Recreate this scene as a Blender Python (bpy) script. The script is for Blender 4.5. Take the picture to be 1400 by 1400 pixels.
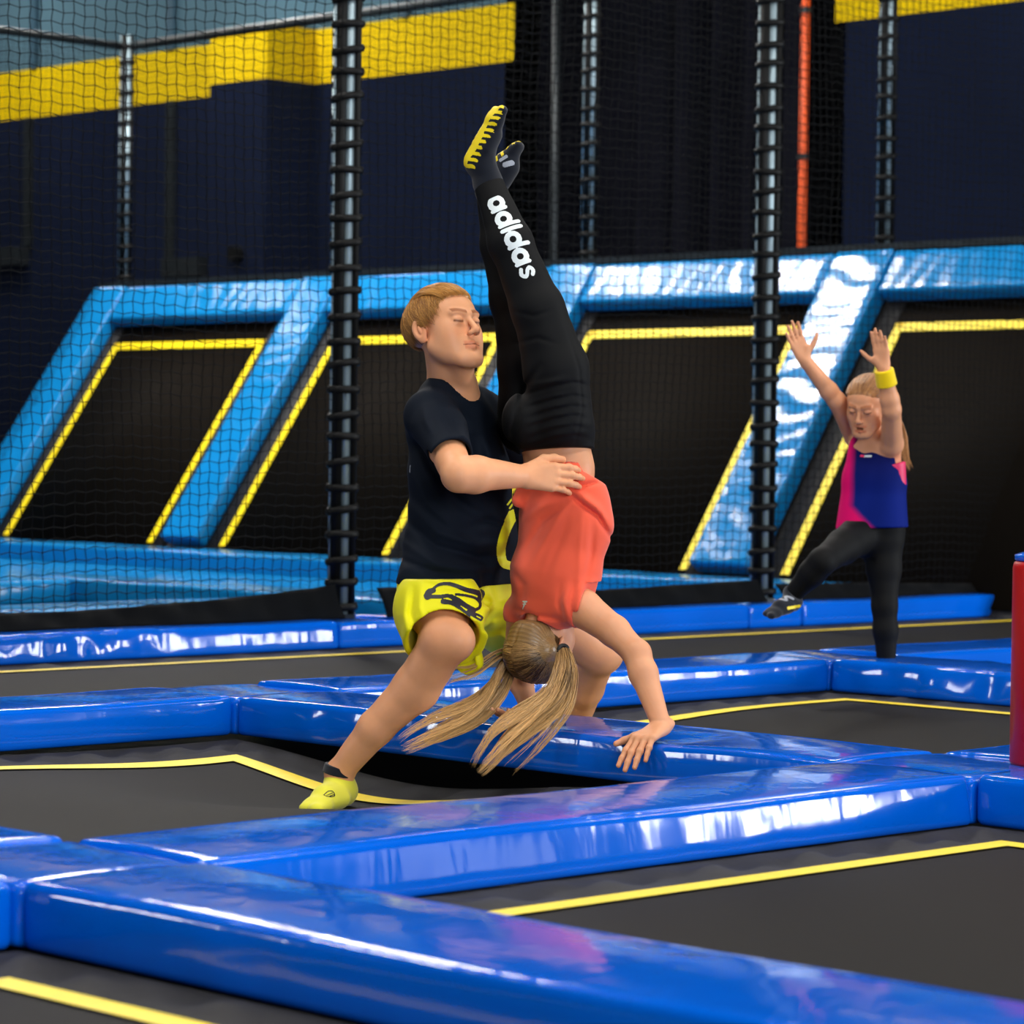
import bpy, bmesh, math, random, time
import numpy as np
from mathutils import Vector, Matrix
from mathutils.bvhtree import BVHTree

for _o in list(bpy.data.objects): bpy.data.objects.remove(_o)
SC = bpy.context.scene
COL = SC.collection
PI = math.pi
rng = np.random.default_rng(7)
random.seed(7)

# ------------------------------------------------------------------ camera
CAM_H = 0.85
FPX, YAW, PITCH, ROLL = 4072.0, 0.79098, -0.020680, 0.013957
_F = np.array([math.cos(YAW)*math.cos(PITCH), math.sin(YAW)*math.cos(PITCH), math.sin(PITCH)])
_R = np.cross(_F, [0, 0, 1.0]); _R /= np.linalg.norm(_R); _U = np.cross(_R, _F)
CR = _R*math.cos(ROLL) + _U*math.sin(ROLL)
CU = -_R*math.sin(ROLL) + _U*math.cos(ROLL)
CF = _F
cam_data = bpy.data.cameras.new('camera'); cam = bpy.data.objects.new('camera', cam_data); COL.objects.link(cam)
m = Matrix.Identity(4)
for i in range(3):
    m[i][0] = CR[i]; m[i][1] = CU[i]; m[i][2] = -CF[i]
m[2][3] = CAM_H
cam.matrix_world = m
cam_data.sensor_width = 36.0
cam_data.lens = 36.0*FPX/1400.0
cam_data.clip_start = 0.1; cam_data.clip_end = 200
cam_data.dof.use_dof = True
cam_data.dof.focus_distance = 7.9
cam_data.dof.aperture_fstop = 5.6
SC.camera = cam

# ------------------------------------------------------------------ view, world, lights
SC.view_settings.view_transform = 'Standard'
SC.view_settings.look = 'None'
SC.view_settings.gamma = 1.0
SC.view_settings.use_curve_mapping = False
SC.view_settings.exposure = 0.0
SC.cycles.use_denoising = True
SC.cycles.max_bounces = 6
SC.cycles.sample_clamp_indirect = 6.0

world = bpy.data.worlds.new('world'); SC.world = world; world.use_nodes = True
world.node_tree.nodes['Background'].inputs[0].default_value = (0.55, 0.62, 0.75, 1)
world.node_tree.nodes['Background'].inputs[1].default_value = 0.12

def area_light(name, loc, target, sx, sy, power, color=(1, 1, 1)):
    d = bpy.data.lights.new(name, 'AREA'); d.shape = 'RECTANGLE'; d.size = sx; d.size_y = sy
    d.energy = power; d.color = color
    o = bpy.data.objects.new(name, d); COL.objects.link(o)
    o.location = loc
    o.rotation_euler = (Vector(target)-Vector(loc)).to_track_quat('-Z', 'Y').to_euler()
    return o
CEIL_Z = 6.6
# (x, y, size x, size y, watts) rows of ceiling light panels; those nearest the far wall added to brighten it
CEILING_LIGHTS = [(12.3, 15.45, 1.2, 1.3, 330), (12.9, 17.5, 1.2, 0.7, 130), (12.9, 22.2, 1.2, 0.7, 40)] + [(x, y, 1.5, 0.5, w) for x, y, w in (
    (1.5, 1.0, 100), (5.0, 1.0, 100), (8.5, 1.0, 90), (12.5, 1.0, 80),
    (1.5, 5.2, 105), (4.4, 5.2, 110), (8.0, 5.2, 100), (12.0, 5.0, 70),
    (1.5, 10.0, 120), (6.5, 10.5, 130), (10.2, 13.2, 150), (10.5, 18.0, 120), (12.2, 10.8, 120), (15.6, 20.5, 150), (15.6, 24.5, 120), (15.6, 12.0, 90))]
for i, (x, y, sx, sy, w) in enumerate(CEILING_LIGHTS):
    area_light('lamp', (x, y, CEIL_Z-0.13), (x, y, 0), sx, sy, w, (1.0, 0.96, 0.9))
# daylight through the tall windows in the right hand wall
WIN_Y = -6.0
WINDOWS = [(-3.0, 2.6), (1.5, 2.6), (13.6, 1.6), (17.0, 2.0), (20.9, 2.0)]
for (x, w) in WINDOWS:
    z0 = 0.0 if x > 10 else 1.3
    area_light('daylight', (x, WIN_Y+0.12, (3.9+z0)/2), (x, 5, (3.9+z0)/2-0.2), w, 3.9-z0, {-3.0: 480, 1.5: 480, 13.6: 70, 17.0: 1100, 20.9: 900}[x], (0.93, 0.97, 1.0))

# and one window in the wall behind and left of the camera
area_light('daylight', (-7.88, 18.0, 2.6), (5, 18, 2.4), 2.0, 2.6, 420, (0.93, 0.97, 1.0))
# ------------------------------------------------------------------ helpers
def lin(r, g=None, b=None):
    if g is None: r, g, b = r
    f = lambda c: (c/12.92 if c <= 0.04045 else ((c+0.055)/1.055)**2.4)
    return (f(r/255), f(g/255), f(b/255))

class NT:
    def __init__(s, name):
        s.m = bpy.data.materials.new(name); s.m.use_nodes = True
        s.t = s.m.node_tree; s.b = s.t.nodes['Principled BSDF']
        s.out = s.t.nodes['Material Output']; s._c = None
    def n(s, kind, **kw):
        nd = s.t.nodes.new('ShaderNode'+kind)
        for k, v in kw.items():
            if k in nd.inputs: nd.inputs[k].default_value = v
            else: setattr(nd, k, v)
        return nd
    def l(s, a, b): s.t.links.new(a, b)
    def set(s, **kw):
        for k, v in kw.items():
            k = k.replace('_', ' ')
            if isinstance(v, tuple) and len(v) == 3: v = v+(1,)
            s.b.inputs[k].default_value = v
    def coords(s, scale=(1, 1, 1), rot=(0, 0, 0), kind='Object'):
        tc = s.n('TexCoord'); mp = s.n('Mapping')
        mp.inputs['Scale'].default_value = scale; mp.inputs['Rotation'].default_value = rot
        s.l(tc.outputs[kind], mp.inputs['Vector']); return mp.outputs['Vector']
    def noise(s, scale, detail=3, rough=0.5, vec=None, dist=0.0):
        nd = s.n('TexNoise', Scale=scale, Detail=detail, Roughness=rough, Distortion=dist)
        s.l(vec if vec is not None else s.coords(), nd.inputs['Vector']); return nd.outputs[0]
    def ramp(s, fac, stops):
        r = s.n('ValToRGB'); e = r.color_ramp.elements
        while len(e) < len(stops): e.new(0.5)
        for i, (p, c) in enumerate(stops):
            e[i].position = p; e[i].color = (tuple(c)+(1,))[:4] if not isinstance(c, (int, float)) else (c, c, c, 1)
        s.l(fac, r.inputs[0]); return r.outputs[0]
    def bump(s, h, strength=0.3, dist=0.01, prev=None):
        b = s.n('Bump', Strength=strength, Distance=dist); s.l(h, b.inputs['Height'])
        if prev is not None: s.l(prev, b.inputs['Normal'])
        s.l(b.outputs[0], s.b.inputs['Normal']); return b.outputs[0]

def mat_plain(name, col, rough=0.6, metal=0.0, var=0.12, vscale=6.0, bump=0.0, bscale=60.0, spec=0.5, sheen=0.0):
    n = NT(name); v = n.noise(vscale)
    c0 = tuple(c*(1-var) for c in col); c1 = tuple(min(1, c*(1+var)) for c in col)
    n.l(n.ramp(v, [(0.3, c0), (0.7, c1)]), n.b.inputs['Base Color'])
    n.set(Roughness=rough, Metallic=metal)
    n.b.inputs['Specular IOR Level'].default_value = spec
    if sheen: n.b.inputs['Sheen Weight'].default_value = sheen
    if bump: n.bump(n.noise(bscale, 4), bump, 0.003)
    return n.m

def mat_vinyl(name, col, rough=0.16, wr=0.35, top_scale=(3, 3, 3)):
    """glossy PVC pad cover: short wrinkles running across, soft unevenness"""
    n = NT(name)
    n.l(n.ramp(n.noise(2.2), [(0.3, tuple(c*0.93 for c in col)), (0.7, tuple(min(1, c*1.07) for c in col))]), n.b.inputs['Base Color'])
    rr = n.ramp(n.noise(5.0, 4), [(0.35, rough*0.75), (0.75, rough*1.5)])
    n.l(rr, n.b.inputs['Roughness'])
    n.b.inputs['Specular IOR Level'].default_value = 0.33
    p = n.bump(n.noise(1.0, 2, vec=n.coords((10, 10, 2)), dist=0.8), wr*0.35, 0.012)
    n.bump(n.noise(4, 2), wr*0.35, 0.01, prev=p)
    return n.m

M = {}
M['blue'] = mat_vinyl('royal_blue_vinyl', lin(0, 94, 214), 0.085)
M['sky'] = mat_vinyl('light_blue_vinyl', lin(16, 124, 190), 0.17)
M['red'] = mat_vinyl('red_vinyl', lin(186, 8, 14), 0.35, 0.15)
M['yellow'] = mat_plain('yellow_webbing', lin(255, 222, 0), 0.5, var=0.05, vscale=30, bump=0.2, bscale=300)
M['black'] = mat_plain('black_fabric', lin(30, 28, 28), 0.75, var=0.3, bump=0.3, bscale=40)
M['blackgloss'] = mat_plain('black_plastic', lin(9, 10, 11), 0.5, var=0.2, spec=0.2)
M['cord'] = mat_plain('net_cord', lin(9, 11, 14), 0.9, var=0.2, spec=0.1)
M['steel'] = mat_plain('coated_steel', lin(160, 182, 192), 0.34, 0.4, var=0.1)  # pale colour stands for the window highlight on the glossy black poles
M['steel_dark'] = mat_plain('dark_coated_steel', lin(46, 52, 56), 0.35, 0.5, var=0.2)
M['navy'] = mat_plain('navy_wall_paint', lin(17, 25, 46), 0.95, spec=0.04, var=0.12, vscale=0.8, bump=0.15)
M['wyellow'] = mat_plain('yellow_wall_paint', lin(216, 184, 0), 0.8, spec=0.1, var=0.06, vscale=1.2)
M['wgrey'] = mat_plain('blue_grey_cladding', lin(72, 100, 114), 0.8, spec=0.1, var=0.08, vscale=1.0)
M['wgrey_d'] = mat_plain('blue_grey_rib', lin(40, 72, 90), 0.7, var=0.08)
M['curtain'] = mat_plain('dark_curtain', lin(17, 18, 27), 0.95, spec=0.04, var=0.25, vscale=2.0)
M['orange'] = mat_plain('orange_pipe', lin(226, 84, 22), 0.5, var=0.1)
M['floor'] = mat_plain('dark_floor', lin(36, 36, 40), 0.8)
M['ceil'] = mat_plain('dark_ceiling', lin(22, 25, 30), 0.9)
M['hallwall'] = mat_plain('grey_hall_wall', lin(34, 38, 46), 0.85)
M['white'] = mat_plain('white_frame', lin(220, 222, 224), 0.5)

def mat_mesh(name, c0, c1, scale=230, spec=0.14):
    n = NT(name)
    v = n.coords((scale, scale, scale))
    ck = n.n('TexBrick'); ck.offset = 0.5
    n.l(v, ck.inputs['Vector'])
    ck.inputs['Color1'].default_value = c1+(1,); ck.inputs['Color2'].default_value = tuple(c*1.15 for c in c1)+(1,)
    ck.inputs['Mortar'].default_value = c0+(1,); ck.inputs['Scale'].default_value = 1.0
    ck.inputs['Mortar Size'].default_value = 0.12
    n.l(ck.outputs['Color'], n.b.inputs['Base Color'])
    n.set(Roughness=0.7); n.b.inputs['Specular IOR Level'].default_value = spec
    n.bump(ck.outputs['Fac'], 0.4, 0.001)
    return n.m
M['mat'] = mat_mesh('trampoline_mat', lin(19, 17, 15), lin(55, 49, 44))
M['wmat'] = mat_mesh('wall_trampoline_mat', lin(12, 9, 6), lin(54, 42, 31), 120, 0.03)

def link(name, me, mat=None, parent=None, smooth=False, loc=None):
    o = bpy.data.objects.new(name, me); COL.objects.link(o)
    if mat is not None:
        me.materials.clear(); me.materials.append(mat)
    if parent is not None: o.parent = parent
    if loc is not None: o.location = loc
    if smooth and len(me.polygons): me.polygons.foreach_set('use_smooth', [True]*len(me.polygons))
    return o
def mesh(name, v, f):
    me = bpy.data.meshes.new(name); me.from_pydata([tuple(map(float, p)) for p in v], [], f); me.update(); return me
def tag(o, label=None, cat=None, group=None, kind=None):
    if label: o['label'] = label
    if cat: o['category'] = cat
    if group: o['group'] = group
    if kind: o['kind'] = kind
    return o
def empty(name, loc=(0, 0, 0), rot=(0, 0, 0)):
    o = bpy.data.objects.new(name, None); COL.objects.link(o); o.location = loc; o.rotation_euler = rot
    o.empty_display_size = 0.1
    return o

class MB:
    """collects boxes, prisms and tubes, builds one mesh"""
    def __init__(s): s.v = []; s.f = []
    def add(s, v, f):
        k = len(s.v); s.v += [tuple(p) for p in v]; s.f += [tuple(i+k for i in q) for q in f]; return s
    def box(s, x0, x1, y0, y1, z0, z1):
        return s.add([(x, y, z) for x in (x0, x1) for y in (y0, y1) for z in (z0, z1)],
                     [(0, 1, 3, 2), (4, 6, 7, 5), (0, 4, 5, 1), (2, 3, 7, 6), (0, 2, 6, 4), (1, 5, 7, 3)])
    def tube(s, pts, r, n=8, cap=True):
        pts = [Vector(p) for p in pts]; rs = r if isinstance(r, (list, tuple, np.ndarray)) else [r]*len(pts)
        rings = []; ref = Vector((0, 0, 1)); prev = None
        for i, p in enumerate(pts):
            d = (pts[min(i+1, len(pts)-1)]-pts[max(i-1, 0)]).normalized()
            if prev is None:
                u = d.cross(ref)
                if u.length < 1e-3: u = d.cross(Vector((1, 0, 0)))
                u.normalize()
            else:
                u = (prev-d*prev.dot(d)).normalized()
            w = d.cross(u); prev = u
            rings.append([p+(u*math.cos(2*PI*k/n)+w*math.sin(2*PI*k/n))*rs[i] for k in range(n)])
        k0 = len(s.v)
        for rg in rings: s.v += [tuple(q) for q in rg]
        for i in range(len(rings)-1):
            for k in range(n):
                a = k0+i*n+k; b = k0+i*n+(k+1) % n
                s.f.append((a, b, b+n, a+n))
        if cap:
            s.f.append(tuple(k0+k for k in range(n))[::-1]); s.f.append(tuple(k0+(len(rings)-1)*n+k for k in range(n)))
        return s
    def build(s, name, mat, parent=None, smooth=False):
        return link(name, mesh(name, s.v, s.f), mat, parent, smooth)

def grid_mesh(name, P, closed=False):
    """P (n,m,3) grid of points -> mesh"""
    n, mm = P.shape[:2]
    idx = np.arange(n*mm).reshape(n, mm)
    a = idx[:-1, :-1].ravel(); b = idx[1:, :-1].ravel(); c = idx[1:, 1:].ravel(); d = idx[:-1, 1:].ravel()
    F = np.stack([a, b, c, d], 1)
    if closed:
        a = idx[:-1, -1]; b = idx[1:, -1]; c = idx[1:, 0]; d = idx[:-1, 0]
        F = np.concatenate([F, np.stack([a, b, c, d], 1)])
    return fast_mesh(name, P.reshape(-1, 3), F)
def fast_mesh(name, V, F):
    me = bpy.data.meshes.new(name)
    V = np.asarray(V, np.float32); F = np.asarray(F, np.int32); k = F.shape[1]
    me.vertices.add(len(V)); me.vertices.foreach_set('co', V.ravel())
    me.loops.add(F.size); me.loops.foreach_set('vertex_index', F.ravel())
    me.polygons.add(len(F)); me.polygons.foreach_set('loop_start', np.arange(0, F.size, k, dtype=np.int32))
    me.polygons.foreach_set('loop_total', np.full(len(F), k, np.int32))
    me.update(calc_edges=True); me.validate(); return me

def rbox(x0, x1, y0, y1, z0, z1, r=0.03, step=0.035, fn=None, sl=0.0):
    """rounded upholstered block; sl makes the sides lean out towards the bottom"""
    V = []; F = []
    lo = np.array([x0, y0, z0]); hi = np.array([x1, y1, z1])
    n = [max(4, int(math.ceil((hi[i]-lo[i])/step))) for i in range(3)]
    def lin3(i):
        a = np.linspace(lo[i]+r, hi[i]-r, max(3, n[i]))
        e = np.array([0, .25, .6])*r
        return np.concatenate([lo[i]+e, a, hi[i]-e[::-1]])
    L = [lin3(i) for i in range(3)]
    for ax in range(3):
        u, w = [i for i in range(3) if i != ax]
        for side in (0, 1):
            A, B = np.meshgrid(L[u], L[w], indexing='ij')
            P = np.zeros(A.shape+(3,)); P[..., u] = A; P[..., w] = B; P[..., ax] = (lo, hi)[side][ax]
            q = np.clip(P, lo+r, hi-r); d = P-q; l = np.linalg.norm(d, axis=-1, keepdims=True)
            P = q+d/np.maximum(l, 1e-9)*r
            k = len(V) and sum(len(v) for v in V) or 0
            nn, mm = A.shape; idx = np.arange(nn*mm).reshape(nn, mm)+k
            f = np.stack([idx[:-1, :-1].ravel(), idx[1:, :-1].ravel(), idx[1:, 1:].ravel(), idx[:-1, 1:].ravel()], 1)
            if (side == 1) == (ax == 1): f = f[:, ::-1]
            V.append(P.reshape(-1, 3)); F.append(f)
    V = np.concatenate(V); F = np.concatenate(F)
    # weld
    key = np.round(V*20000).astype(np.int64)
    _, ui, inv = np.unique(key, axis=0, return_index=True, return_inverse=True)
    V = V[ui]; F = inv.ravel()[F]
    if fn is not None: V = fn(V)
    return V, F
# ------------------------------------------------------------------ the hall
def struct(name, mb, mat):
    o = mb.build(name, mat); o['kind'] = 'structure'; return o
struct('floor', MB().box(-8, 24, -6.3, 30, -1.1, -1.0), M['floor'])
ceiling = struct('ceiling', MB().box(-8, 24, -6.3, 30, CEIL_Z, CEIL_Z+0.1), M['ceil'])
struct('wall_left', MB().box(-8, 24, 30, 30.2, -1, CEIL_Z), M['hallwall'])
struct('wall_end', MB().box(24, 24.2, -6.3, 30, -1, CEIL_Z), M['hallwall'])
wfm = MB(); wfm.box(-8.2, -8, -6.3, 17, -1, CEIL_Z); wfm.box(-8.2, -8, 19, 30, -1, CEIL_Z); wfm.box(-8.2, -8, 17, 19, -1, 1.3); wfm.box(-8.2, -8, 17, 19, 3.9, CEIL_Z)
struct('wall_front', wfm, M['hallwall'])
wf5 = MB(); wf5.box(-8.12, -8.0, 17, 17.06, 1.3, 3.9); wf5.box(-8.12, -8.0, 18.94, 19, 1.3, 3.9); wf5.box(-8.12, -8.0, 17, 19, 1.3, 1.36); wf5.box(-8.12, -8.0, 17, 19, 3.84, 3.9)
struct('window_6', wf5, M['white'])
# right hand wall with window openings
wr = MB(); xs = -8.0
for (x, w) in WINDOWS:
    wr.box(xs, x-w/2, WIN_Y-0.2, WIN_Y, -1, CEIL_Z); xs = x+w/2
    z0 = 0.0 if x > 10 else 1.3
    wr.box(x-w/2, x+w/2, WIN_Y-0.2, WIN_Y, -1, z0); wr.box(x-w/2, x+w/2, WIN_Y-0.2, WIN_Y, 3.9, CEIL_Z)
wr.box(xs, 24, WIN_Y-0.2, WIN_Y, -1, CEIL_Z)
struct('wall_right', wr, M['hallwall'])
for i, (x, w) in enumerate(WINDOWS):
    wf = MB(); z0 = 0.0 if x > 10 else 1.3
    for a, b in ((x-w/2, x-w/2+0.06), (x-0.03, x+0.03), (x+w/2-0.06, x+w/2)): wf.box(a, b, WIN_Y-0.12, WIN_Y-0.02, z0, 3.9)
    wf.box(x-w/2, x+w/2, WIN_Y-0.12, WIN_Y-0.02, z0, z0+0.06); wf.box(x-w/2, x+w/2, WIN_Y-0.12, WIN_Y-0.02, 3.84, 3.9)
    struct('window_%d' % (i+1), wf, M['white'])

# far wall: navy paint, yellow band, blue-grey cladding; box-out and a curtained opening
WX = 17.5; Z1, Z2 = 4.10, 4.585
wall = MB()
wall.box(WX, WX+0.3, 17.75, 30, -1, Z1); wall.box(WX, WX+0.3, 6.0, 14.31, -1, Z1)
wall_back = struct('wall_back', wall, M['navy'])
bx = MB().box(16.93, WX, 20.27, 21.06, -1, Z1); b = bx.build('boxed_column', M['navy'], wall_back)
yb = MB(); yb.box(WX-0.004, WX+0.3, 17.75, 20.27, Z1, Z2); yb.box(WX-0.004, WX+0.3, 21.06, 30, Z1, Z2)
yb.box(WX-0.004, WX+0.3, 6.0, 14.31, Z1, Z2); yb.box(16.93, WX+0.1, 20.27, 21.06, Z1, Z2)
yb.build('yellow_band', M['wyellow'], wall_back)
cl = MB(); cl.box(WX+0.02, WX+0.3, 17.75, 30, Z2, CEIL_Z); cl.box(WX+0.02, WX+0.3, 6.0, 14.31, Z2, CEIL_Z)
cl.box(16.95, WX+0.1, 20.27, 21.06, Z2, Z2+0.02)
cl.build('upper_cladding', M['wgrey'], wall_back)
for y in (26.9, 24.55, 22.35, 19.1):
    MB().box(WX-0.03, WX+0.05, y-0.05, y+0.05, Z2, CEIL_Z).build('cladding_rib', M['wgrey_d'], wall_back)
for y, z in ((22.32, 2.62), (24.6, 2.82)):
    MB().box(WX-0.05, WX+0.02, y-0.055, y+0.055, z, Z1).build('wall_duct', M['steel_dark'], wall_back)
for ya, yc, z in ((21.75, 22.3, 2.55), (24.6, 25.6, 2.75)):
    MB().box(WX-0.14, WX+0.02, ya, yc, z-0.12, z+0.06).build('ledge_box', M['steel_dark'], wall_back)
sk = MB().tube([(16.84, 20.62, 2.56), (16.95, 20.62, 2.56)], 0.07, 16)
tag(sk.build('socket', M['blackgloss']), 'small round black socket on the boxed navy column above the pads', 'socket')
# recess behind the curtain
rc = MB(); rc.box(WX+1.2, WX+1.3, 14.0, 18.0, -1, CEIL_Z); rc.box(WX, WX+1.3, 14.21, 14.31, -1, CEIL_Z); rc.box(WX, WX+1.3, 17.75, 17.85, -1, CEIL_Z)
rc.build('recess', M['curtain'], wall_back)
def curtain(y0, y1, x, amp, pitch, label):
    n = int((y1-y0)/0.02); ys = np.linspace(y0, y1, n); zs = np.linspace(-0.9, CEIL_Z-0.3, 14)
    P = np.zeros((n, 14, 3))
    P[..., 1] = ys[:, None]; P[..., 2] = zs[None, :]
    P[..., 0] = x + amp*np.sin(2*PI*ys/pitch)[:, None]*np.ones(14)[None, :] + 0.3*amp*np.sin(2*PI*ys/pitch*2.3+1)[:, None]
    o = link('curtain', grid_mesh('curtain', P), M['curtain'], smooth=True)
    md = o.modifiers.new('s', 'SOLIDIFY'); md.thickness = 0.01
    tag(o, label, 'curtain')
curtain(15.0, 16.9, WX+0.55, 0.12, 0.39, 'dark pleated curtain hanging in the wall opening beside the orange pipe')
curtain(16.95, 17.7, WX+0.9, 0.03, 0.9, 'flat dark curtain at the yellow-banded end of the wall opening')
op = empty('pipe', (WX-0.1, 14.52, -1))
MB().tube([(0, 0, 0), (0, 0, CEIL_Z+0.9)], 0.035, 14).build('tube', M['orange'], op, True)
for z in (3.0, 4.1, 5.2): MB().tube([(-0.0, 0, z-0.02), (-0.0, 0, z+0.02)], 0.05, 14).build('pipe_clamp', M['steel_dark'], op)
tag(op, 'upright orange pipe beside the dark curtain on the far wall', 'pipe')
for y, x, z0 in ((17.2, WX-0.05, 2.9), ):
    dp = MB().tube([(x, y, -1), (x, y, CEIL_Z)], 0.04, 10)
    tag(dp.build('pipe', M['steel_dark'], smooth=True), 'slim dark pipe running up the dark wall opening', 'pipe')
for i, (x, y, sx, sy, w) in enumerate(CEILING_LIGHTS):
    if i == 0:
        h = MB(); h.box(-0.53, 0.53, -0.53, 0.53, 0.0, 0.1); lm = mesh('housing', h.v, h.f); lm.materials.append(M['white'])
    o = bpy.data.objects.new('light_panel', lm); COL.objects.link(o); o.parent = ceiling; o.location = (x, y, CEIL_Z-0.1); o.scale = (sx, sy, 1)  # housings also made for the lamps added by the far wall

# ------------------------------------------------------------------ trampoline court, 2.65 m grid
GX = [0.25, 2.90, 5.54, 8.27, 10.90, 13.55]; GY = [-1.2, 1.44, 4.09, 6.74, 9.38]
W = 0.40; T = 0.12
MATTOP = 0.0
def sag(x, y):
    g = lambda cx, cy, a, s: -a*np.exp(-((x-cx)**2+(y-cy)**2)/(2*s*s))
    return g(5.2, 5.93, 0.105, 0.40) + g(6.85, 6.12, 0.06, 0.35) + g(8.5, 7.55, 0.05, 0.4)
MNAME = {(0, 0): 0}
def trampoline(i, j, label):
    x0, x1 = GX[i]+W, GX[i+1]; y0, y1 = GY[j]+W, GY[j+1]
    if j == 3: x0, x1 = 2.9, 14.2
    root = empty('trampoline', ((x0+x1)/2, (y0+y1)/2, 0)); ox, oy = root.location[0], root.location[1]
    tag(root, label, 'trampoline', 'floor trampolines of the court')
    e = 0.15   # the black skirt between pad and yellow line
    ax0, ax1, ay0, ay1 = x0+e, x1-e, y0+e, y1-0.19
    n = 60
    X, Y = np.meshgrid(np.linspace(ax0, ax1, n), np.linspace(ay0, ay1, n), indexing='ij')
    P = np.stack([X-ox, Y-oy, sag(X, Y)], -1)
    link('mat', grid_mesh('mat', P), M['mat'], root, True)
    lw = 0.062
    def strip(name, rect_out, rect_in, mat, dz, wr=0):
        k = 90; o0, o1, p0, p1 = rect_out; i0, i1, q0, q1 = rect_in
        def loop(a0, a1, b0, b1):
            t = np.linspace(0, 1, k, endpoint=False)
            return np.concatenate([np.stack([a0+(a1-a0)*t, b0+0*t], 1), np.stack([a1+0*t, b0+(b1-b0)*t], 1),
                                   np.stack([a1+(a0-a1)*t, b1+0*t], 1), np.stack([a0+0*t, b1+(b0-b1)*t], 1)])
        A = loop(o0, o1, p0, p1); B = loop(i0, i1, q0, q1); nr = 5 if wr else 2
        t = np.linspace(0, 1, nr)[None, :, None]
        Q = A[:, None, :]*(1-t)+B[:, None, :]*t
        Z = sag(Q[..., 0], Q[..., 1])+dz
        if wr:
            tt = t[..., 0]
            Z = Z + wr*(np.sin(Q[..., 0]*19+Q[..., 1]*23)+0.7*np.sin(Q[..., 0]*41-Q[..., 1]*37+1))*np.sin(PI*np.clip(tt, 0, 1)) + (1-tt)*0.006
        P = np.concatenate([Q-np.array([ox, oy]), Z[..., None]], -1).transpose(1, 0, 2)
        link(name, grid_mesh(name, P, True), mat, root, bool(wr))
    strip('edge_line', (ax0, ax1, ay0, ay1), (ax0+lw, ax1-lw, ay0+lw, ay1-lw), M['yellow'], 0.004)
    strip('skirt', (x0+0.002, x1-0.002, y0+0.002, y1-0.002), (ax0, ax1, ay0, ay1), M['black'], 0.0, 0.008)
    return root
TR = {(1, 2): 'grey trampoline mat the man presses down with his yellow sock, long dark gap behind',
      (2, 2): 'grey trampoline mat between the handstand pad and the far blue pads',
      (2, 1): 'grey trampoline mat at the lower right with a bright yellow edge line',
      (0, 1): 'grey trampoline mat at the lower left corner below the thick front pad',
      (1, 1): 'grey trampoline mat hidden mostly under the front blue pads, lower right of the picture',
      (0, 2): 'grey trampoline mat at the left edge behind the near crossing pad',
      (0, 3): 'long narrow grey trampoline mat in front of the net, where the small girl stands',
      (3, 2): 'grey trampoline mat behind the red post and the wrinkled far pad'}
for (i, j), lb in TR.items():
    if (i, j) in ((2, 1),): continue
    trampoline(i, j, lb)
trampoline(2, 1, TR[(2, 1)])

def wrinkle_pad(axis, amp, x0, x1, y0, y1, seed, lean, bulge):
    r_ = np.random.default_rng(seed); ph = r_.uniform(0, 6.3, 8)
    def fn(V):
        V = V.copy(); u = V[:, axis]; w = V[:, 1-axis]
        lo, hi = ((y0, y1), (x0, x1))[axis] if False else ((y0, y1) if axis == 0 else (x0, x1))
        c = (lo+hi)/2; h = (hi-lo)/2; s = np.abs(w-c)/h
        zt = (V[:, 2]/T).clip(0, 1)
        side = (s > 0.93)
        # gentle crown on the top, wrinkles pulling over the long edges
        pat = (0.15+np.clip(np.sin(u*2.3+ph[6])+0.3*np.sin(u*5.1+ph[7]), 0, 1)**1.5)
        wv = pat*(np.sin(u*23+ph[0]+3*np.sin(u*4+ph[1])+(1-zt)*2.0)+0.6*np.sin(u*41+ph[2]+w*9-(1-zt)*2.5)+0.3*np.sin(u*63+ph[3]-w*6))
        edge = np.exp(-((s-1)/0.28)**2)
        V[:, 2] += zt*(0.006*(1-s**2)) + zt*amp*wv*edge*0.35 + zt*0.002*np.sin(u*5+ph[4])
        V[:, 1-axis] += np.sign(w-c)*edge*side*(amp*wv*0.9*np.sin(PI*(0.15+0.8*zt)) + bulge*np.sin(PI*zt) + lean*(1-zt) - lean*0.3 + bulge*0.8*np.sin(u*3.1+ph[5]))
        return V
    return fn
def pad(x0, x1, y0, y1, label, amp=0.0022, seed=0, z0=0.006, z1=T, mat='blue', r=0.017, extra=None, group='blue edge pads of the court', cat='pad', name='edge_pad', lean=0.003, bulge=0.0022):
    axis = 0 if (x1-x0) > (y1-y0) else 1
    base = wrinkle_pad(axis, amp, x0, x1, y0, y1, seed, lean, bulge)
    V, F = rbox(x0+0.004, x1-0.004, y0+0.004, y1-0.004, z0, z1, r, 0.03)
    V = base(V)
    if extra is not None: V = extra(V)
    c = np.array([(x0+x1)/2, (y0+y1)/2, z0]); V = V-c
    o = link(name, fast_mesh(name, V, F), M[mat], smooth=True, loc=c)
    tag(o, label, cat, group)
    return o
def seamed(o, *args): return o
def PX(i, j, lb, **k):   # pad along y on grid line x_i between rows j and j+1
    return pad(GX[i], GX[i]+W, GY[j]+W, GY[j+1], lb, **k)
def PY(i, j, lb, **k):   # pad along x on grid line y_j between columns i and i+1
    return pad(GX[i]+W, GX[i+1], GY[j], GY[j]+W, lb, **k)
def PC(i, j, lb):
    return pad(GX[i], GX[i]+W, GY[j], GY[j]+W, lb, amp=0.0008, z1=T-0.006, group='square corner pads of the court', name='corner_pad', seed=i*7+j)
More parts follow.
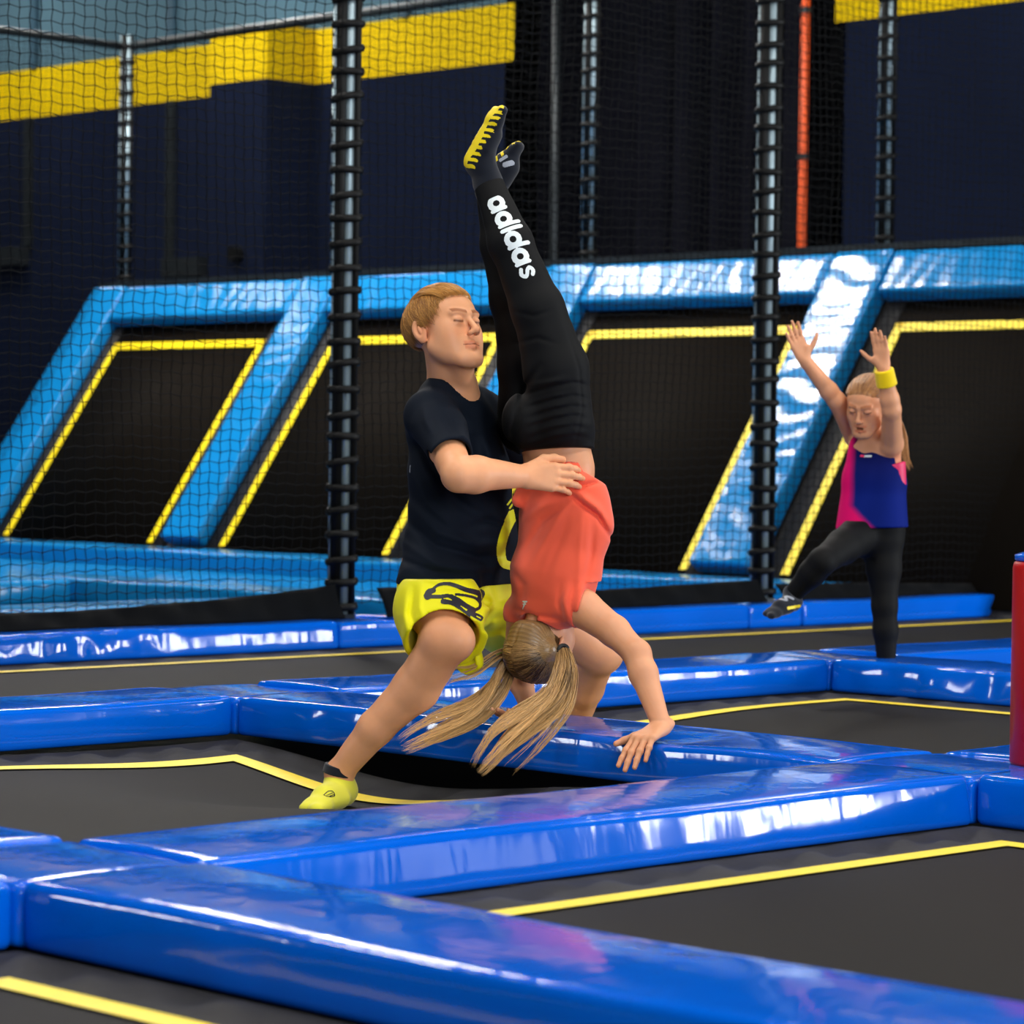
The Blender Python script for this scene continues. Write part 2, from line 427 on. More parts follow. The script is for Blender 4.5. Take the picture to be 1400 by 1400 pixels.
def press(V):            # the girl's hands push the pad down a little
    g = np.exp(-((V[:, 0]-5.62)**2+(V[:, 1]-5.08)**2)/(2*0.13**2))*0.012+np.exp(-((V[:, 0]-5.68)**2+(V[:, 1]-5.66)**2)/(2*0.1**2))*0.008
    V = V.copy(); V[:, 2] -= g*(V[:, 2]/T).clip(0, 1); return V
PX(1, 1, 'long thick blue pad running across the bottom of the picture', seed=1, lean=0.0, bulge=0.0008, amp=0.001)
PX(1, 2, 'blue pad tip at the left edge beside the near crossing pad', seed=2)
PY(1, 1+1, 'long blue pad in the foreground with a large white reflection', amp=0.0009, seed=3, lean=0.020, bulge=0.0012)
PY(0, 2, 'blue pad end at the left edge below the near crossing pad', seed=4)
PY(2, 2, 'blue pad at the right edge below the red post', seed=5)
PX(2, 1, 'blue pad starting at the right edge in front of the red post', seed=6)
PX(2, 2, 'blue pad carrying both hands of the girl in the handstand', amp=0.003, seed=7, extra=press)
PY(1, 3, 'blue pad at the left behind the mat with the yellow corner', seed=9)
PY(0, 3, 'blue pad at the far left end of the second row', seed=19)
PY(2, 3, 'smooth blue pad behind the girl\'s bent arm', seed=10)
PX(3, 2, 'blue pad with a row of wrinkled reflections left of the red post', amp=0.0045, seed=11, lean=0.012)
PY(3, 3, 'blue pad behind the wrinkled pad near the red post', seed=13)
PY(1, 4, 'blue pad under the net at the far left', seed=14, amp=0.003, lean=0.01)
PY(2, 4, 'blue pad under the net left of the man with wrinkled shine', seed=15, amp=0.005, lean=0.013)
PY(3, 4, 'blue pad under the net between the two tall poles', seed=16)
PY(4, 4, 'blue pad under the net behind the standing girl', seed=17)
PX(1, 0, 'blue pad continuing towards the camera out of the picture', seed=18)
for i, j, lb in ((1, 2, 'square blue crossing pad nearest the camera at the lower left'),
                 (2, 2, 'square blue crossing pad under the red post'),
                 (2, 3, 'square blue crossing pad left of the man\'s shin'),
                 (3, 3, 'square blue crossing pad right of the girl\'s bent elbow'),
                 (3, 4, 'square blue crossing pad at the foot of the left net pole'),
                 (4, 4, 'square blue crossing pad at the foot of the right net pole'),
                 (2, 4, 'square blue crossing pad under the net left of the frame centre'),
                 (5, 4, 'square blue crossing pad under the net at the right edge of the picture'),
                 (4, 3, 'square blue crossing pad behind the red post')):
    PC(i, j, lb)
# black platform under the court
dk = MB(); dk.box(-3, 14.5, -2, 9.9, -1.0, -0.32)
dko = dk.build('trim_1', M['black']); dko['kind'] = 'structure'

# red padded post with a blue cap
rp = empty('padded_post', (5.93, 4.12, T-0.004))
MB().tube([(0, 0, 0), (0, 0, 0.01), (0, 0, 0.47), (0, 0, 0.484), (0, 0, 0.488)], [0.118, 0.122, 0.122, 0.119, 0.112], 40).build('post_cover', M['red'], rp, True)
MB().tube([(0, 0, 0.486), (0, 0, 0.49), (0, 0, 0.502), (0, 0, 0.508)], [0.11, 0.118, 0.118, 0.10], 40).build('cap', M['blue'], rp, True)
tag(rp, 'red padded post with a blue cap at the right edge of the picture', 'post')
# ------------------------------------------------------------------ light blue court behind the net
SB = np.array([12.9, 0, 0.15]); SS = np.array([1.03, 0, 1.48]); SS /= np.linalg.norm(SS); SN = np.array([-SS[2], 0, SS[0]])
def sp(u, y, h): return SB+SS*u+SN*h+np.array([0, y, 0])
def slope_map(V):         # local (x=h, y=y, z=u) -> world
    return SB[None]+SS[None]*V[:, 2:3]+SN[None]*V[:, 0:1]+np.array([[0, 1, 0]])*V[:, 1:2]
def sky_slope_pad(y0, y1, u0, u1, h1, label, wr, seed):
    V, F = rbox(0.0, h1, y0, y1, u0, u1, 0.022, 0.04)
    r_ = np.random.default_rng(seed); ph = r_.uniform(0, 6, 5)
    long_u = (u1-u0) > (y1-y0); a = V[:, 2] if long_u else V[:, 1]; b = V[:, 1] if long_u else V[:, 2]
    top = (V[:, 0]/h1).clip(0, 1)
    V[:, 0] += top*wr*(np.sin(a*38+ph[0]+2*np.sin(a*7+b*9))+0.6*np.sin(a*71+ph[1]+b*11))
    Wd = slope_map(V); c = Wd.mean(0); c[2] = SB[2]+0
    c = sp((u0+u1)/2, (y0+y1)/2, 0)
    o = link('wall_pad', fast_mesh('wall_pad', Wd-c, F[:, ::-1]), M['sky'], smooth=True, loc=c)
    return tag(o, label, 'pad', 'light blue pads framing the wall trampolines')
SLP = [(18.55, 18.95, 'light blue sloping pad at the far left end of the wall trampolines'),
       (16.03, 16.43, 'light blue sloping pad left of the tall net pole'),
       (13.51, 13.93, 'light blue sloping pad mostly hidden behind the black leggings'),
       (11.05, 11.50, 'light blue sloping pad with a glaring white reflection beside the girl')]
for k, (a, b_, lb) in enumerate(SLP): sky_slope_pad(a, b_, 0.0, 2.275, 0.125, lb, 0.0035 if k == 3 else 0.0016, k)
TOPS = [(16.44, 18.54, 'top pad above the leftmost wall trampoline'), (13.94, 16.02, 'light blue top pad behind the man\'s head'),
        (11.51, 13.50, 'light blue top pad with streaky reflections right of the leggings'), (9.75, 11.04, 'light blue top pad at the upper right corner of the wall trampolines')]
for k, (a, b_, lb) in enumerate(TOPS): sky_slope_pad(a, b_, 1.955, 2.265, 0.118, lb, 0.0018, 10+k)
WT = [(16.64, 18.44, 'leftmost sloping wall trampoline'), (14.18, 15.90, 'sloping wall trampoline left of and behind the man'),
      (11.60, 13.40, 'sloping wall trampoline right of the handstand girl'), (9.20, 10.89, 'sloping wall trampoline at the right behind the standing girl')]
for k, (a, b_, lb) in enumerate(WT):
    c = sp(0, (a+b_)/2, 0)
    root = tag(empty('wall_trampoline', c), lb, 'trampoline', 'sloping wall trampolines')
    def sheet(name, y0, y1, u0, u1, h, mat, th=0.012):
        V = np.array([[hh, y, u] for hh in (h-th, h) for y in (y0, y1) for u in (u0, u1)], float)
        F = np.array([(0, 1, 3, 2), (4, 6, 7, 5), (0, 4, 5, 1), (2, 3, 7, 6), (0, 2, 6, 4), (1, 5, 7, 3)])
        return link(name, fast_mesh(name, slope_map(V)-c, F), mat, root)
    sheet('mat', max(a-0.14, 9.15), b_+0.12, -0.12, 1.96, 0.0, M['wmat'])
    lw = 0.062
    mb = MB()
    for (y0, y1, u0, u1) in ((max(a, 9.15), b_, 1.80-lw, 1.80), (a, a+lw, 0.02, 1.80), (b_-lw, b_, 0.02, 1.80)):
        if y1 < 9.8: continue
        V = np.array([[hh, y, u] for hh in (0.0, 0.006) for y in (y0, y1) for u in (u0, u1)], float)
        mb.add(slope_map(V)-c, [(0, 1, 3, 2), (4, 6, 7, 5), (0, 4, 5, 1), (2, 3, 7, 6), (0, 2, 6, 4), (1, 5, 7, 3)])
    mb.build('edge_line', M['yellow'], root)
    # black skirt beside the lines
    for (y0, y1) in ((b_+0.0, b_+0.12), (a-0.14, a)):
        if y0 > 9.8: sheet('skirt', y0, y1, -0.1, 1.955, 0.004, M['black'], 0.006)
# closed black back and rail
bk = MB()
V = np.array([[h, y, u] for h in (-0.10, -0.02) for y in (9.2, 18.97) for u in (-0.3, 2.28)], float)
bk.add(slope_map(V), [(0, 1, 3, 2), (4, 6, 7, 5), (0, 4, 5, 1), (2, 3, 7, 6), (0, 2, 6, 4), (1, 5, 7, 3)])
bko = bk.build('trim_2', M['black']); bko['kind'] = 'structure'
rl = MB(); rl.box(14.16, 14.34, 9.3, 18.98, 2.085, 2.125)
tag(rl.build('ledge', M['steel_dark']), 'thin dark ledge along the top of the light blue wall pads', 'ledge')
# floor of that court
def sky_pad(x0, x1, y0, y1, z0, z1, label, seed):
    o = pad(x0, x1, y0, y1, label, amp=0.003, seed=seed, z0=z0, z1=z1, mat='sky', group='light blue floor pads behind the net', name='floor_pad'); return o
sky_pad(12.3, 12.78, 9.9, 18.9, 0.0, 0.15, 'light blue floor pad along the foot of the wall trampolines', 31)
sky_pad(6.4, 9.55, 13.0, 13.4, 0.0, 0.12, 'light blue floor pad in the lower left behind the net, above the grey strip', 32)
sky_pad(9.6, 10.05, 10.0, 13.4, 0.0, 0.125, 'light blue floor pad left of the tall net pole, running to the back', 33)
sky_pad(6.4, 9.55, 10.75, 11.2, 0.0, 0.12, 'light blue floor pad nearest the black net skirt on the left', 34)
dk2 = MB(); dk2.box(10.06, 12.29, 9.95, 18.9, -0.05, 0.03); o = tag(dk2.build('foam_floor', M['sky']), 'flat light blue foam floor in front of the wall trampolines', 'mat')
dk3 = MB(); dk3.box(5.0, 9.58, 11.22, 12.98, -0.05, 0.0); dk3.box(5.0, 10.0, 13.42, 18.9, -0.05, 0.0); dk3.box(5.0, 9.58, 9.85, 10.73, -0.05, 0.0)
rt = empty('trampoline', (7.3, 12.1, 0)); tag(rt, 'grey mat strip among the light blue floor pads at the left edge', 'trampoline')
q = link('mat', mesh('mat', [(x-7.3, y-12.1, z) for x, y, z in dk3.v], dk3.f), M['mat'], rt)
yl = MB(); yl.box(5.0-7.3, 9.3-7.3, 12.72-12.1, 12.78-12.1, 0.0, 0.005); yl.build('edge_line', M['yellow'], rt)
dk4 = MB(); dk4.box(5, 14.4, 9.82, 19, -1.0, -0.06); o = dk4.build('trim_3', M['black']); o['kind'] = 'structure'

# ------------------------------------------------------------------ nets
def net(name, origin, du, dv, lu, lv, cu, cv, label, r=0.0022, wob=0.006, seed=0, v0=None):
    """rectangular netting from origin along du (horizontal) and dv (up)"""
    r_ = np.random.default_rng(seed)
    nu = int(lu/cu)+1; nv = int(lv/cv)+1
    U, V = np.meshgrid(np.arange(nu)*cu, np.arange(nv)*cv, indexing='ij')
    du = np.array(du, float); dv = np.array(dv, float); nn = np.cross(du, dv)
    p = r_.uniform(0, 6, 8)
    # soft billow and drape between the posts
    off_n = 0.03*np.sin(U*1.9+p[0])*np.sin(V*1.1+p[1])+0.012*np.sin(U*5+V*3+p[2])
    off_u = wob*(np.sin(V*4.1+p[3]+U*1.7)+0.5*np.sin(V*9+p[4]))
    off_v = wob*1.2*(np.sin(U*3.7+p[5]+V*1.3)+0.6*np.sin(U*8.3+p[6]-V*2.2))+0.0045*((np.indices(U.shape)[0] % 2)*2-1)
    off_u = off_u+0.003*((np.indices(U.shape)[1] % 2)*2-1)
    P = (U+off_u)[..., None]*du+(V+off_v)[..., None]*dv+off_n[..., None]*nn
    VV = []; FF = []
    def tubes(P, a, b):          # strings run along axis 1 of P
        n, k = P.shape[:2]
        ang = np.arange(3)*2*PI/3
        ring = (np.cos(ang)[:, None]*a+np.sin(ang)[:, None]*b)*r
        Q = P[:, :, None, :]+ring[None, None]
        base = sum(len(v) for v in VV)
        idx = np.arange(n*k*3).reshape(n, k, 3)+base
        for t in range(3):
            t2 = (t+1) % 3
            FF.append(np.stack([idx[:, :-1, t].ravel(), idx[:, :-1, t2].ravel(), idx[:, 1:, t2].ravel(), idx[:, 1:, t].ravel()], 1))
        VV.append(Q.reshape(-1, 3))
    tubes(P, du, nn); tubes(P.transpose(1, 0, 2), dv, nn)
    o = link(name, fast_mesh(name, np.concatenate(VV), np.concatenate(FF)), M['cord'], smooth=False, loc=origin)
    return tag(o, label, 'net')
NY = 9.60
net('safety_net', (6.0, NY, 0.16), (1, 0, 0), (0, 0, 1), 2.44, 4.1, 0.05, 0.045, 'black safety net left of the left tall pole', seed=1)
net('safety_net', (8.47, NY, 0.19), (1, 0, 0), (0, 0, 1), 2.74, 4.1, 0.05, 0.045, 'black safety net between the two tall poles', seed=2)
net('safety_net', (11.24, NY, 0.16), (1, 0, 0), (0, 0, 1), 2.8, 4.1, 0.05, 0.045, 'black safety net right of the right tall pole', seed=3)
for a, b_, lb, sd in ((9.7, 11.24, 'far net above the wall pads at the right', 4), (11.24, 13.72, 'far net above the wall pads in front of the orange pipe', 5),
                      (13.72, 16.23, 'far net above the wall pads behind the raised feet', 6), (16.23, 18.76, 'far net above the wall pads in the upper left', 7)):
    net('back_net', (14.28, a, 2.13), (0, 1, 0), (0, 0, 1), b_-a, 1.86 if a > 13 else 2.4, 0.05, 0.048, lb, r=0.0017, seed=sd)
net('side_net', (9.6, 18.8, 0.1), (1, 0, 0), (0, 0, 1), 4.66, 3.85, 0.05, 0.048, 'far side net closing the court at the left edge', r=0.0017, seed=8)
rr = MB(); rr.tube([(14.28, 9.3, 3.98), (14.28, 18.78, 3.97)], 0.035, 10)
tag(rr.build('net_rail', M['steel_dark'], smooth=True), 'black rail carrying the far net, rising to the right', 'rail')
rr = MB(); rr.tube([(14.28, 18.8, 3.97), (7.0, 18.8, 3.97)], 0.03, 10)
tag(rr.build('net_rail', M['steel_dark'], smooth=True), 'black rail of the side net at the upper left corner', 'rail')
# poles laced to the nets
pm = MB(); pm.tube([(0.012, 0, 0), (0.012, 0, 4.3)], 0.023, 16); pm_me = mesh('pole', pm.v, pm.f)  # pale tube draws the highlight stripe of the glossy black pole
em = MB(); em.tube([(-0.026, -0.008, 0), (-0.026, -0.008, 4.3)], 0.024, 10); em.tube([(0.043, -0.012, 0), (0.043, -0.012, 4.3)], 0.015, 8); em_me = mesh('net_edge', em.v, em.f)
gm = MB(); gm.tube([(-0.054, 0.0, 0), (-0.054, 0.0, 4.3)], 0.0065, 8); gm_me = mesh('guide_wire', gm.v, gm.f)  # thin pale tube draws the glint along the pole's left edge
wm = MB()
ring = [(0.062*math.cos(t)-0.001, 0.034*math.sin(t), 0.004*math.cos(t)) for t in np.linspace(0, 2*PI, 19)]
wm.tube(ring, 0.0125, 6, cap=False); wm_me = mesh('lacing', wm.v, wm.f)
for me_, mm_ in ((pm_me, 'steel'), (em_me, 'blackgloss'), (gm_me, 'steel'), (wm_me, 'blackgloss')):
    me_.materials.append(M[mm_]); me_.polygons.foreach_set('use_smooth', [True]*len(me_.polygons))
def net_pole(x, y, z0, h, rot, label, sc=1.0, pitch=0.104, name='net_pole'):
    root = tag(empty(name, (x, y, z0), (0, 0, rot)), label, 'pole', 'poles laced to the nets')
    for nm, me_ in (('pole', pm_me), ('net_edge', em_me), ('guide_wire', gm_me)):
        o = bpy.data.objects.new(nm, me_); COL.objects.link(o); o.parent = root; o.scale = (sc, sc, h/4.3)
    for k in range(int(h/pitch)):
        o = bpy.data.objects.new('lacing', wm_me); COL.objects.link(o); o.parent = root
        o.location = (0, 0, 0.04+k*pitch+0.006*math.sin(k*2.1)); o.rotation_euler = (0.12*math.sin(k*1.7), 0.1*math.sin(k*2.9), 0); o.scale = (sc, sc, 1.45)
    foot = MB(); foot.box(-0.06, 0.06, -0.05, 0.05, -0.006, 0.012)
    if z0 < 1: foot.build('base_plate', M['steel_dark'], root)
    return root
PR = YAW-PI/2
net_pole(8.47, NY+0.0, T+0.006, 4.2, PR, 'tall laced net pole left of the man')
net_pole(11.24, NY+0.0, T+0.006, 4.2, PR, 'tall laced net pole right of the leggings', 1.0)
for y, h, lb in ((18.76, 1.93, 'far laced post at the upper left corner of the nets'), (16.23, 1.9, 'far laced post hidden behind the left tall pole'),
              (13.72, 2.6, 'far laced post above the raised feet, right of them'), (11.24, 2.6, 'far laced post at the upper right, right of the orange pipe')):
    net_pole(14.25, y, 2.125, h, PR, lb, 0.9, 0.12, name='net_post')
# black skirts hanging at the foot of the front net
def skirt(x0, x1, prof, label, seed):
    n = int((x1-x0)/0.03)+2; xs = np.linspace(x0, x1, n); top = np.interp(xs, [p[0] for p in prof], [p[1] for p in prof])
    k = 8; t = np.linspace(0, 1, k); r_ = np.random.default_rng(seed); ph = r_.uniform(0, 6, 4)
    P = np.zeros((n, k, 3)); P[..., 0] = xs[:, None]; P[..., 2] = T+0.003+(top-T)[:, None]*t[None]
    P[..., 1] = NY-0.10+0.07*t[None]+0.012*np.sin(xs*17+ph[0])[:, None]*np.sin(PI*t)[None]+0.006*np.sin(xs*41+ph[1])[:, None]
    o = link('net_skirt', grid_mesh('net_skirt', P), M['cord'], smooth=True)
    md = o.modifiers.new('s', 'SOLIDIFY'); md.thickness = 0.006; md.offset = 1
    tag(o, label, 'skirt')
skirt(5.9, 8.40, [(5.9, .2), (6.71, .185), (7.06, .185), (7.8, .215), (8.3, .25), (8.4, .265)], 'black fabric skirt at the foot of the net, left', 1)
skirt(8.64, 11.17, [(8.64, .242), (9.0, .24), (10.06, .20), (11.16, .225)], 'black fabric skirt at the foot of the net behind the people', 2)
skirt(11.3, 14.2, [(11.3, .20), (12, .19), (13.4, .155), (14.2, .15)], 'black fabric skirt at the foot of the net behind the standing girl', 3)
# ------------------------------------------------------------------ body building kit: distance fields -> one continuous surface
def C(px, py, D):
    """point seen at (px, py) of the 1400 frame at distance D along the view axis"""
    return CF*D + CR*(px-700)*D/FPX - CU*(py-700)*D/FPX + np.array([0, 0, CAM_H])
def unit(v): v = np.asarray(v, float); return v/np.linalg.norm(v)
def view(r, u, d): return CR*r+CU*u+CF*d      # direction from right / up / away components

class Frame:
    def __init__(s, o, x, y, z, sc=1.0):
        s.o = np.asarray(o, float); s.R = np.stack([unit(x), unit(y), unit(z)]); s.s = sc
    def p(s, *l): return s.o+(np.array(l, float)*s.s)@s.R
    def d(s, *l): return np.array(l, float)@s.R
    def loc(s, P): return ((P-s.o)@s.R.T)/s.s
def frame(o, fwd, up, sc=1.0):
    """x = left, y = forward, z = up"""
    f = unit(fwd); u = np.asarray(up, float); u = unit(u-f*(u@f)); return Frame(o, np.cross(u, f)*1.0, f, u, sc)

def smin(a, b, k):
    if k <= 0: return np.minimum(a, b)
    h = np.clip(0.5+0.5*(b-a)/k, 0, 1); return b+(a-b)*h-k*h*(1-h)
def smax(a, b, k): return -smin(-a, -b, k)

class Body:
    def __init__(s): s.ops = []
    def _add(s, fn, pts, r, k, mode): 
        pts = np.asarray(pts, float).reshape(-1, 3)
        s.ops.append((fn, pts.min(0)-r-k, pts.max(0)+r+k, k, mode)); return s
    def cone(s, a, b, ra, rb, k=0.01, flat=None, mode='u'):
        a = np.asarray(a, float); b = np.asarray(b, float); ab = b-a; L2 = ab@ab+1e-12
        if flat is None:
            def fn(P):
                t = np.clip((P-a)@ab/L2, 0, 1); return np.linalg.norm(P-a-t[..., None]*ab, axis=-1)-(ra+(rb-ra)*t)
            r = max(ra, rb)
        else:
            ax, f = unit(flat[0]), flat[1]       # radius across ax is multiplied by f
            fb = flat[2] if len(flat) > 2 else f
            def fn(P):
                t = np.clip((P-a)@ab/L2, 0, 1); v = P-a-t[..., None]*ab; c = v@ax; ff = f+(fb-f)*t
                w = v-c[..., None]*ax; d0 = np.sqrt((w**2).sum(-1)+(c/ff)**2); rr = ra+(rb-ra)*t
                g = np.sqrt((w**2).sum(-1)+(c/ff**2)**2)+1e-9
                return np.where(d0 > 1e-6, d0*(d0-rr)/g, -rr)
            r = max(ra, rb)*max(1, f, fb)
        return s._add(fn, [a, b], r, k, mode)
    def chain(s, pts, rs, k=0.01, flat=None, mode='u'):
        for i in range(len(pts)-1): s.cone(pts[i], pts[i+1], rs[i], rs[i+1], k, flat, mode)
        return s
    def ell(s, c, rad, fr=None, k=0.01, mode='u'):
        c = np.asarray(c, float); rad = np.asarray(rad, float); R = fr.R if fr is not None else np.eye(3)
        def fn(P):
            q = (P-c)@R.T; k0 = np.linalg.norm(q/rad, axis=-1); k1 = np.linalg.norm(q/rad**2, axis=-1)+1e-9
            return np.where(k0 > 1e-6, k0*(k0-1)/k1, -rad.min())
        return s._add(fn, [c], rad.max(), k, mode)
    def half(s, p, n, k=0.002, box=None, mode='i'):
        """keep the side n points away from"""
        p = np.asarray(p, float); n = unit(n)
        def fn(P): return (P-p)@n
        lo, hi = (np.array([-1e3]*3), np.array([1e3]*3)) if box is None else (np.asarray(box[0])-box[1], np.asarray(box[0])+box[1])
        s.ops.append((fn, lo, hi, k, mode)); return s
    def warp(s, fn, lo=None, hi=None):           # adds fn(P) to the distance
        s.ops.append((fn, np.array([-1e3]*3) if lo is None else lo, np.array([1e3]*3) if hi is None else hi, 0, 'w')); return s
    def ridge(s, pts, w, amp):
        """raised (amp>0) or sunk crease along a polyline"""
        pts = [np.asarray(p, float) for p in pts]
        def fn(P):
            d = np.full(P.shape[:-1], 9.0)
            for a, b in zip(pts[:-1], pts[1:]):
                ab = b-a; t = np.clip((P-a)@ab/(ab@ab+1e-12), 0, 1); d = np.minimum(d, np.linalg.norm(P-a-t[..., None]*ab, axis=-1))
            return -amp*np.exp(-(d/w)**2)
        A = np.array(pts); s.ops.append((fn, A.min(0)-3*w, A.max(0)+3*w, 0, 'w')); return s
    def crease(s, pts, w, amp, D=(7.4, 8.3)):
        """fold drawn as a polyline of picture points, pressed straight into the cloth"""
        Q = np.array(pts, float); A = np.concatenate([[C(x, y, d) for x, y in Q] for d in D]); ws = w*D[1]/FPX
        def fn(P):
            V_ = P-np.array([0, 0, CAM_H], np.float32); z = V_@CF; X = 700+FPX*(V_@CR)/z; Y = 700-FPX*(V_@CU)/z
            d = np.full(P.shape[:-1], 1e4); tt = np.zeros(P.shape[:-1]); n = len(Q)-1
            for i in range(n):
                ab = Q[i+1]-Q[i]; t = np.clip(((X-Q[i, 0])*ab[0]+(Y-Q[i, 1])*ab[1])/(ab@ab+1e-9), 0, 1)
                di = np.hypot(X-Q[i, 0]-t*ab[0], Y-Q[i, 1]-t*ab[1]); m_ = di < d; d = np.where(m_, di, d); tt = np.where(m_, (i+t)/n, tt)
            return -amp*np.exp(-(d/w)**2)*(0.25+0.75*np.sin(PI*np.clip(tt, 0, 1)))
        s.ops.append((fn, A.min(0)-3*ws, A.max(0)+3*ws, 0, 'w')); return s
    def bounds(s):
        lo = np.array([1e3]*3); hi = -lo
        for fn, a, b, k, m_ in s.ops:
            if m_ == 'u': lo = np.minimum(lo, a); hi = np.maximum(hi, b)
        return lo, hi
    def eval_grid(s, lo, hi, h):
        n = np.ceil((hi-lo)/h).astype(int)+1
        ax = [lo[i]+np.arange(n[i])*h for i in range(3)]
        D = np.full(tuple(n), 1.0, np.float32)
        for fn, a, b, k, mode in s.ops:
            i0 = np.clip(np.floor((a-lo)/h).astype(int)-3, 0, n); i1 = np.clip(np.ceil((b-lo)/h).astype(int)+4, 0, n)
            if (i1 <= i0).any(): continue
            sl = tuple(slice(i0[i], i1[i]) for i in range(3))
            # only work near the surface when cutting or warping
            X = np.stack(np.meshgrid(*[ax[i][i0[i]:i1[i]] for i in range(3)], indexing='ij'), -1).astype(np.float32)
            d0 = D[sl]
            if mode in ('w', 'i') and X.size > 3e6:
                m_ = np.abs(d0) < (0.06 if mode == 'w' else 9)
                d = np.zeros_like(d0); d[m_] = fn(X[m_])
            else: d = fn(X)
            if mode == 'u': D[sl] = smin(d0, d, k)
            elif mode == 's': D[sl] = smax(d0, -d, k)
            elif mode == 'i': D[sl] = smax(d0, d, k)
            elif mode == 'w': D[sl] = d0+d
        return D, lo
    def mesh(s, h, fine=()):
        """fine = [(lo, hi, h2)...]; coarse faces inside the fine boxes are dropped and re-made finer"""
        lo, hi = s.bounds(); lo = lo-3*h; hi = hi+3*h
        D, o = s.eval_grid(lo, hi, h); V, F = surface_nets(D, o, h)
        Vs = [V]; Fs = []
        keep = np.ones(len(F), bool); cen = V[F].mean(1)
        for a, b, h2 in fine:
            keep &= ~np.all((cen > np.asarray(a)+h*1.3) & (cen < np.asarray(b)-h*1.3), 1)
        Fs.append(F[keep]); base = len(V)
        for a, b, h2 in fine:
            a = np.asarray(a, float); b = np.asarray(b, float)
            D, o = s.eval_grid(a-2*h2, b+2*h2, h2); V2, F2 = surface_nets(D, o, h2)
            if len(V2) == 0: continue
            c2 = V2[F2].mean(1); F2 = F2[np.all((c2 >= a) & (c2 <= b), 1)]
            Vs.append(V2); Fs.append(F2+base); base += len(V2)
        V = np.concatenate(Vs); F = np.concatenate(Fs)
        used = np.zeros(len(V), bool); used[F.ravel()] = True; mp = np.cumsum(used)-1
        return V[used], mp[F]

def surface_nets(D, o, h):
    S = D < 0; n = np.array(D.shape)
    # cells whose 8 corners differ in sign
    acc = np.zeros(tuple(n-1)+(3,), np.float32); cnt = np.zeros(tuple(n-1), np.float32)
    for ax in range(3):
        sl0 = [slice(None)]*3; sl1 = [slice(None)]*3; sl0[ax] = slice(0, -1); sl1[ax] = slice(1, None)
        a = D[tuple(sl0)]; b = D[tuple(sl1)]; cr = S[tuple(sl0)] != S[tuple(sl1)]
        I = np.argwhere(cr)
        if len(I) == 0: continue
        av = a[cr]; bv = b[cr]; t = av/(av-bv)
        P = I.astype(np.float32); P[:, ax] += t
        o1, o2 = [i for i in range(3) if i != ax]
        for d1 in (0, -1):
            for d2 in (0, -1):
                J = I.copy(); J[:, o1] += d1; J[:, o2] += d2
                ok = (J[:, o1] >= 0) & (J[:, o1] < n[o1]-1) & (J[:, o2] >= 0) & (J[:, o2] < n[o2]-1)
                Jk = J[ok]; np.add.at(acc, (Jk[:, 0], Jk[:, 1], Jk[:, 2]), P[ok]); np.add.at(cnt, (Jk[:, 0], Jk[:, 1], Jk[:, 2]), 1)
    act = cnt > 0; idx = -np.ones(tuple(n-1), np.int64); idx[act] = np.arange(act.sum())
    V = acc[act]/cnt[act][:, None]*h+o
    F = []
    for ax in range(3):
        sl0 = [slice(None)]*3; sl1 = [slice(None)]*3; sl0[ax] = slice(0, -1); sl1[ax] = slice(1, None)
        s0 = S[tuple(sl0)]; s1 = S[tuple(sl1)]; I = np.argwhere(s0 != s1); o1, o2 = [(1, 2), (2, 0), (0, 1)][ax]
        ok = (I[:, o1] > 0) & (I[:, o2] > 0) & (I[:, o1] < n[o1]-1) & (I[:, o2] < n[o2]-1); I = I[ok]
        flip = s0[tuple(I.T)]
        def at(d1, d2):
            J = I.copy(); J[:, o1] += d1; J[:, o2] += d2; return idx[tuple(J.T)]
        q = np.stack([at(-1, -1), at(0, -1), at(0, 0), at(-1, 0)], 1)
        q[~flip] = q[~flip][:, ::-1]; F.append(q)
    return V, np.concatenate(F)

def grad_noise(freq, seed, n=10):
    """smooth sum-of-sines field; freq is (fx,fy,fz) or scalar"""
    r_ = np.random.default_rng(seed); f = np.ones(3)*freq
    K = r_.normal(0, 1, (n, 3))*f; ph = r_.uniform(0, 6.28, n)
    def fn(P):
        v = 0
        for k, p in zip(K, ph): v = v+np.sin(P@k.astype(np.float32)+np.float32(p))
        return v/math.sqrt(n)
    return fn

def skin_mat(name, base, pores=0.15):
    n = NT(name)
    vc = n.n('VertexColor'); vc.layer_name = 'tone'
    mx = n.n('MixRGB', blend_type='MULTIPLY'); mx.inputs[0].default_value = 1.0
    n.l(n.ramp(n.noise(14, 4), [(0.3, tuple(c*0.93 for c in base)), (0.7, tuple(c*1.05 for c in base))]), mx.inputs[1])
    n.l(vc.outputs['Color'], mx.inputs[2]); n.l(mx.outputs[0], n.b.inputs['Base Color'])
    n.set(Roughness=0.5); n.b.inputs['Specular IOR Level'].default_value = 0.35
    n.b.inputs['Subsurface Weight'].default_value = 0.12
    n.b.inputs['Subsurface Radius'].default_value = (0.012, 0.005, 0.003)
    n.b.inputs['Subsurface Scale'].default_value = 0.6
    n.bump(n.noise(260, 3), pores, 0.0006)
    return n.m
def fabric_mat(name, col, rough=0.8, var=0.08, weave=500, sheen=0.2, spec=0.25):
    n = NT(name)
    n.l(n.ramp(n.noise(5, 3), [(0.3, tuple(c*(1-var) for c in col)), (0.7, tuple(min(1, c*(1+var)) for c in col))]), n.b.inputs['Base Color'])
    n.set(Roughness=rough); n.b.inputs['Specular IOR Level'].default_value = spec; n.b.inputs['Sheen Weight'].default_value = sheen
    n.bump(n.noise(weave, 2), 0.15, 0.0006)
    return n.m
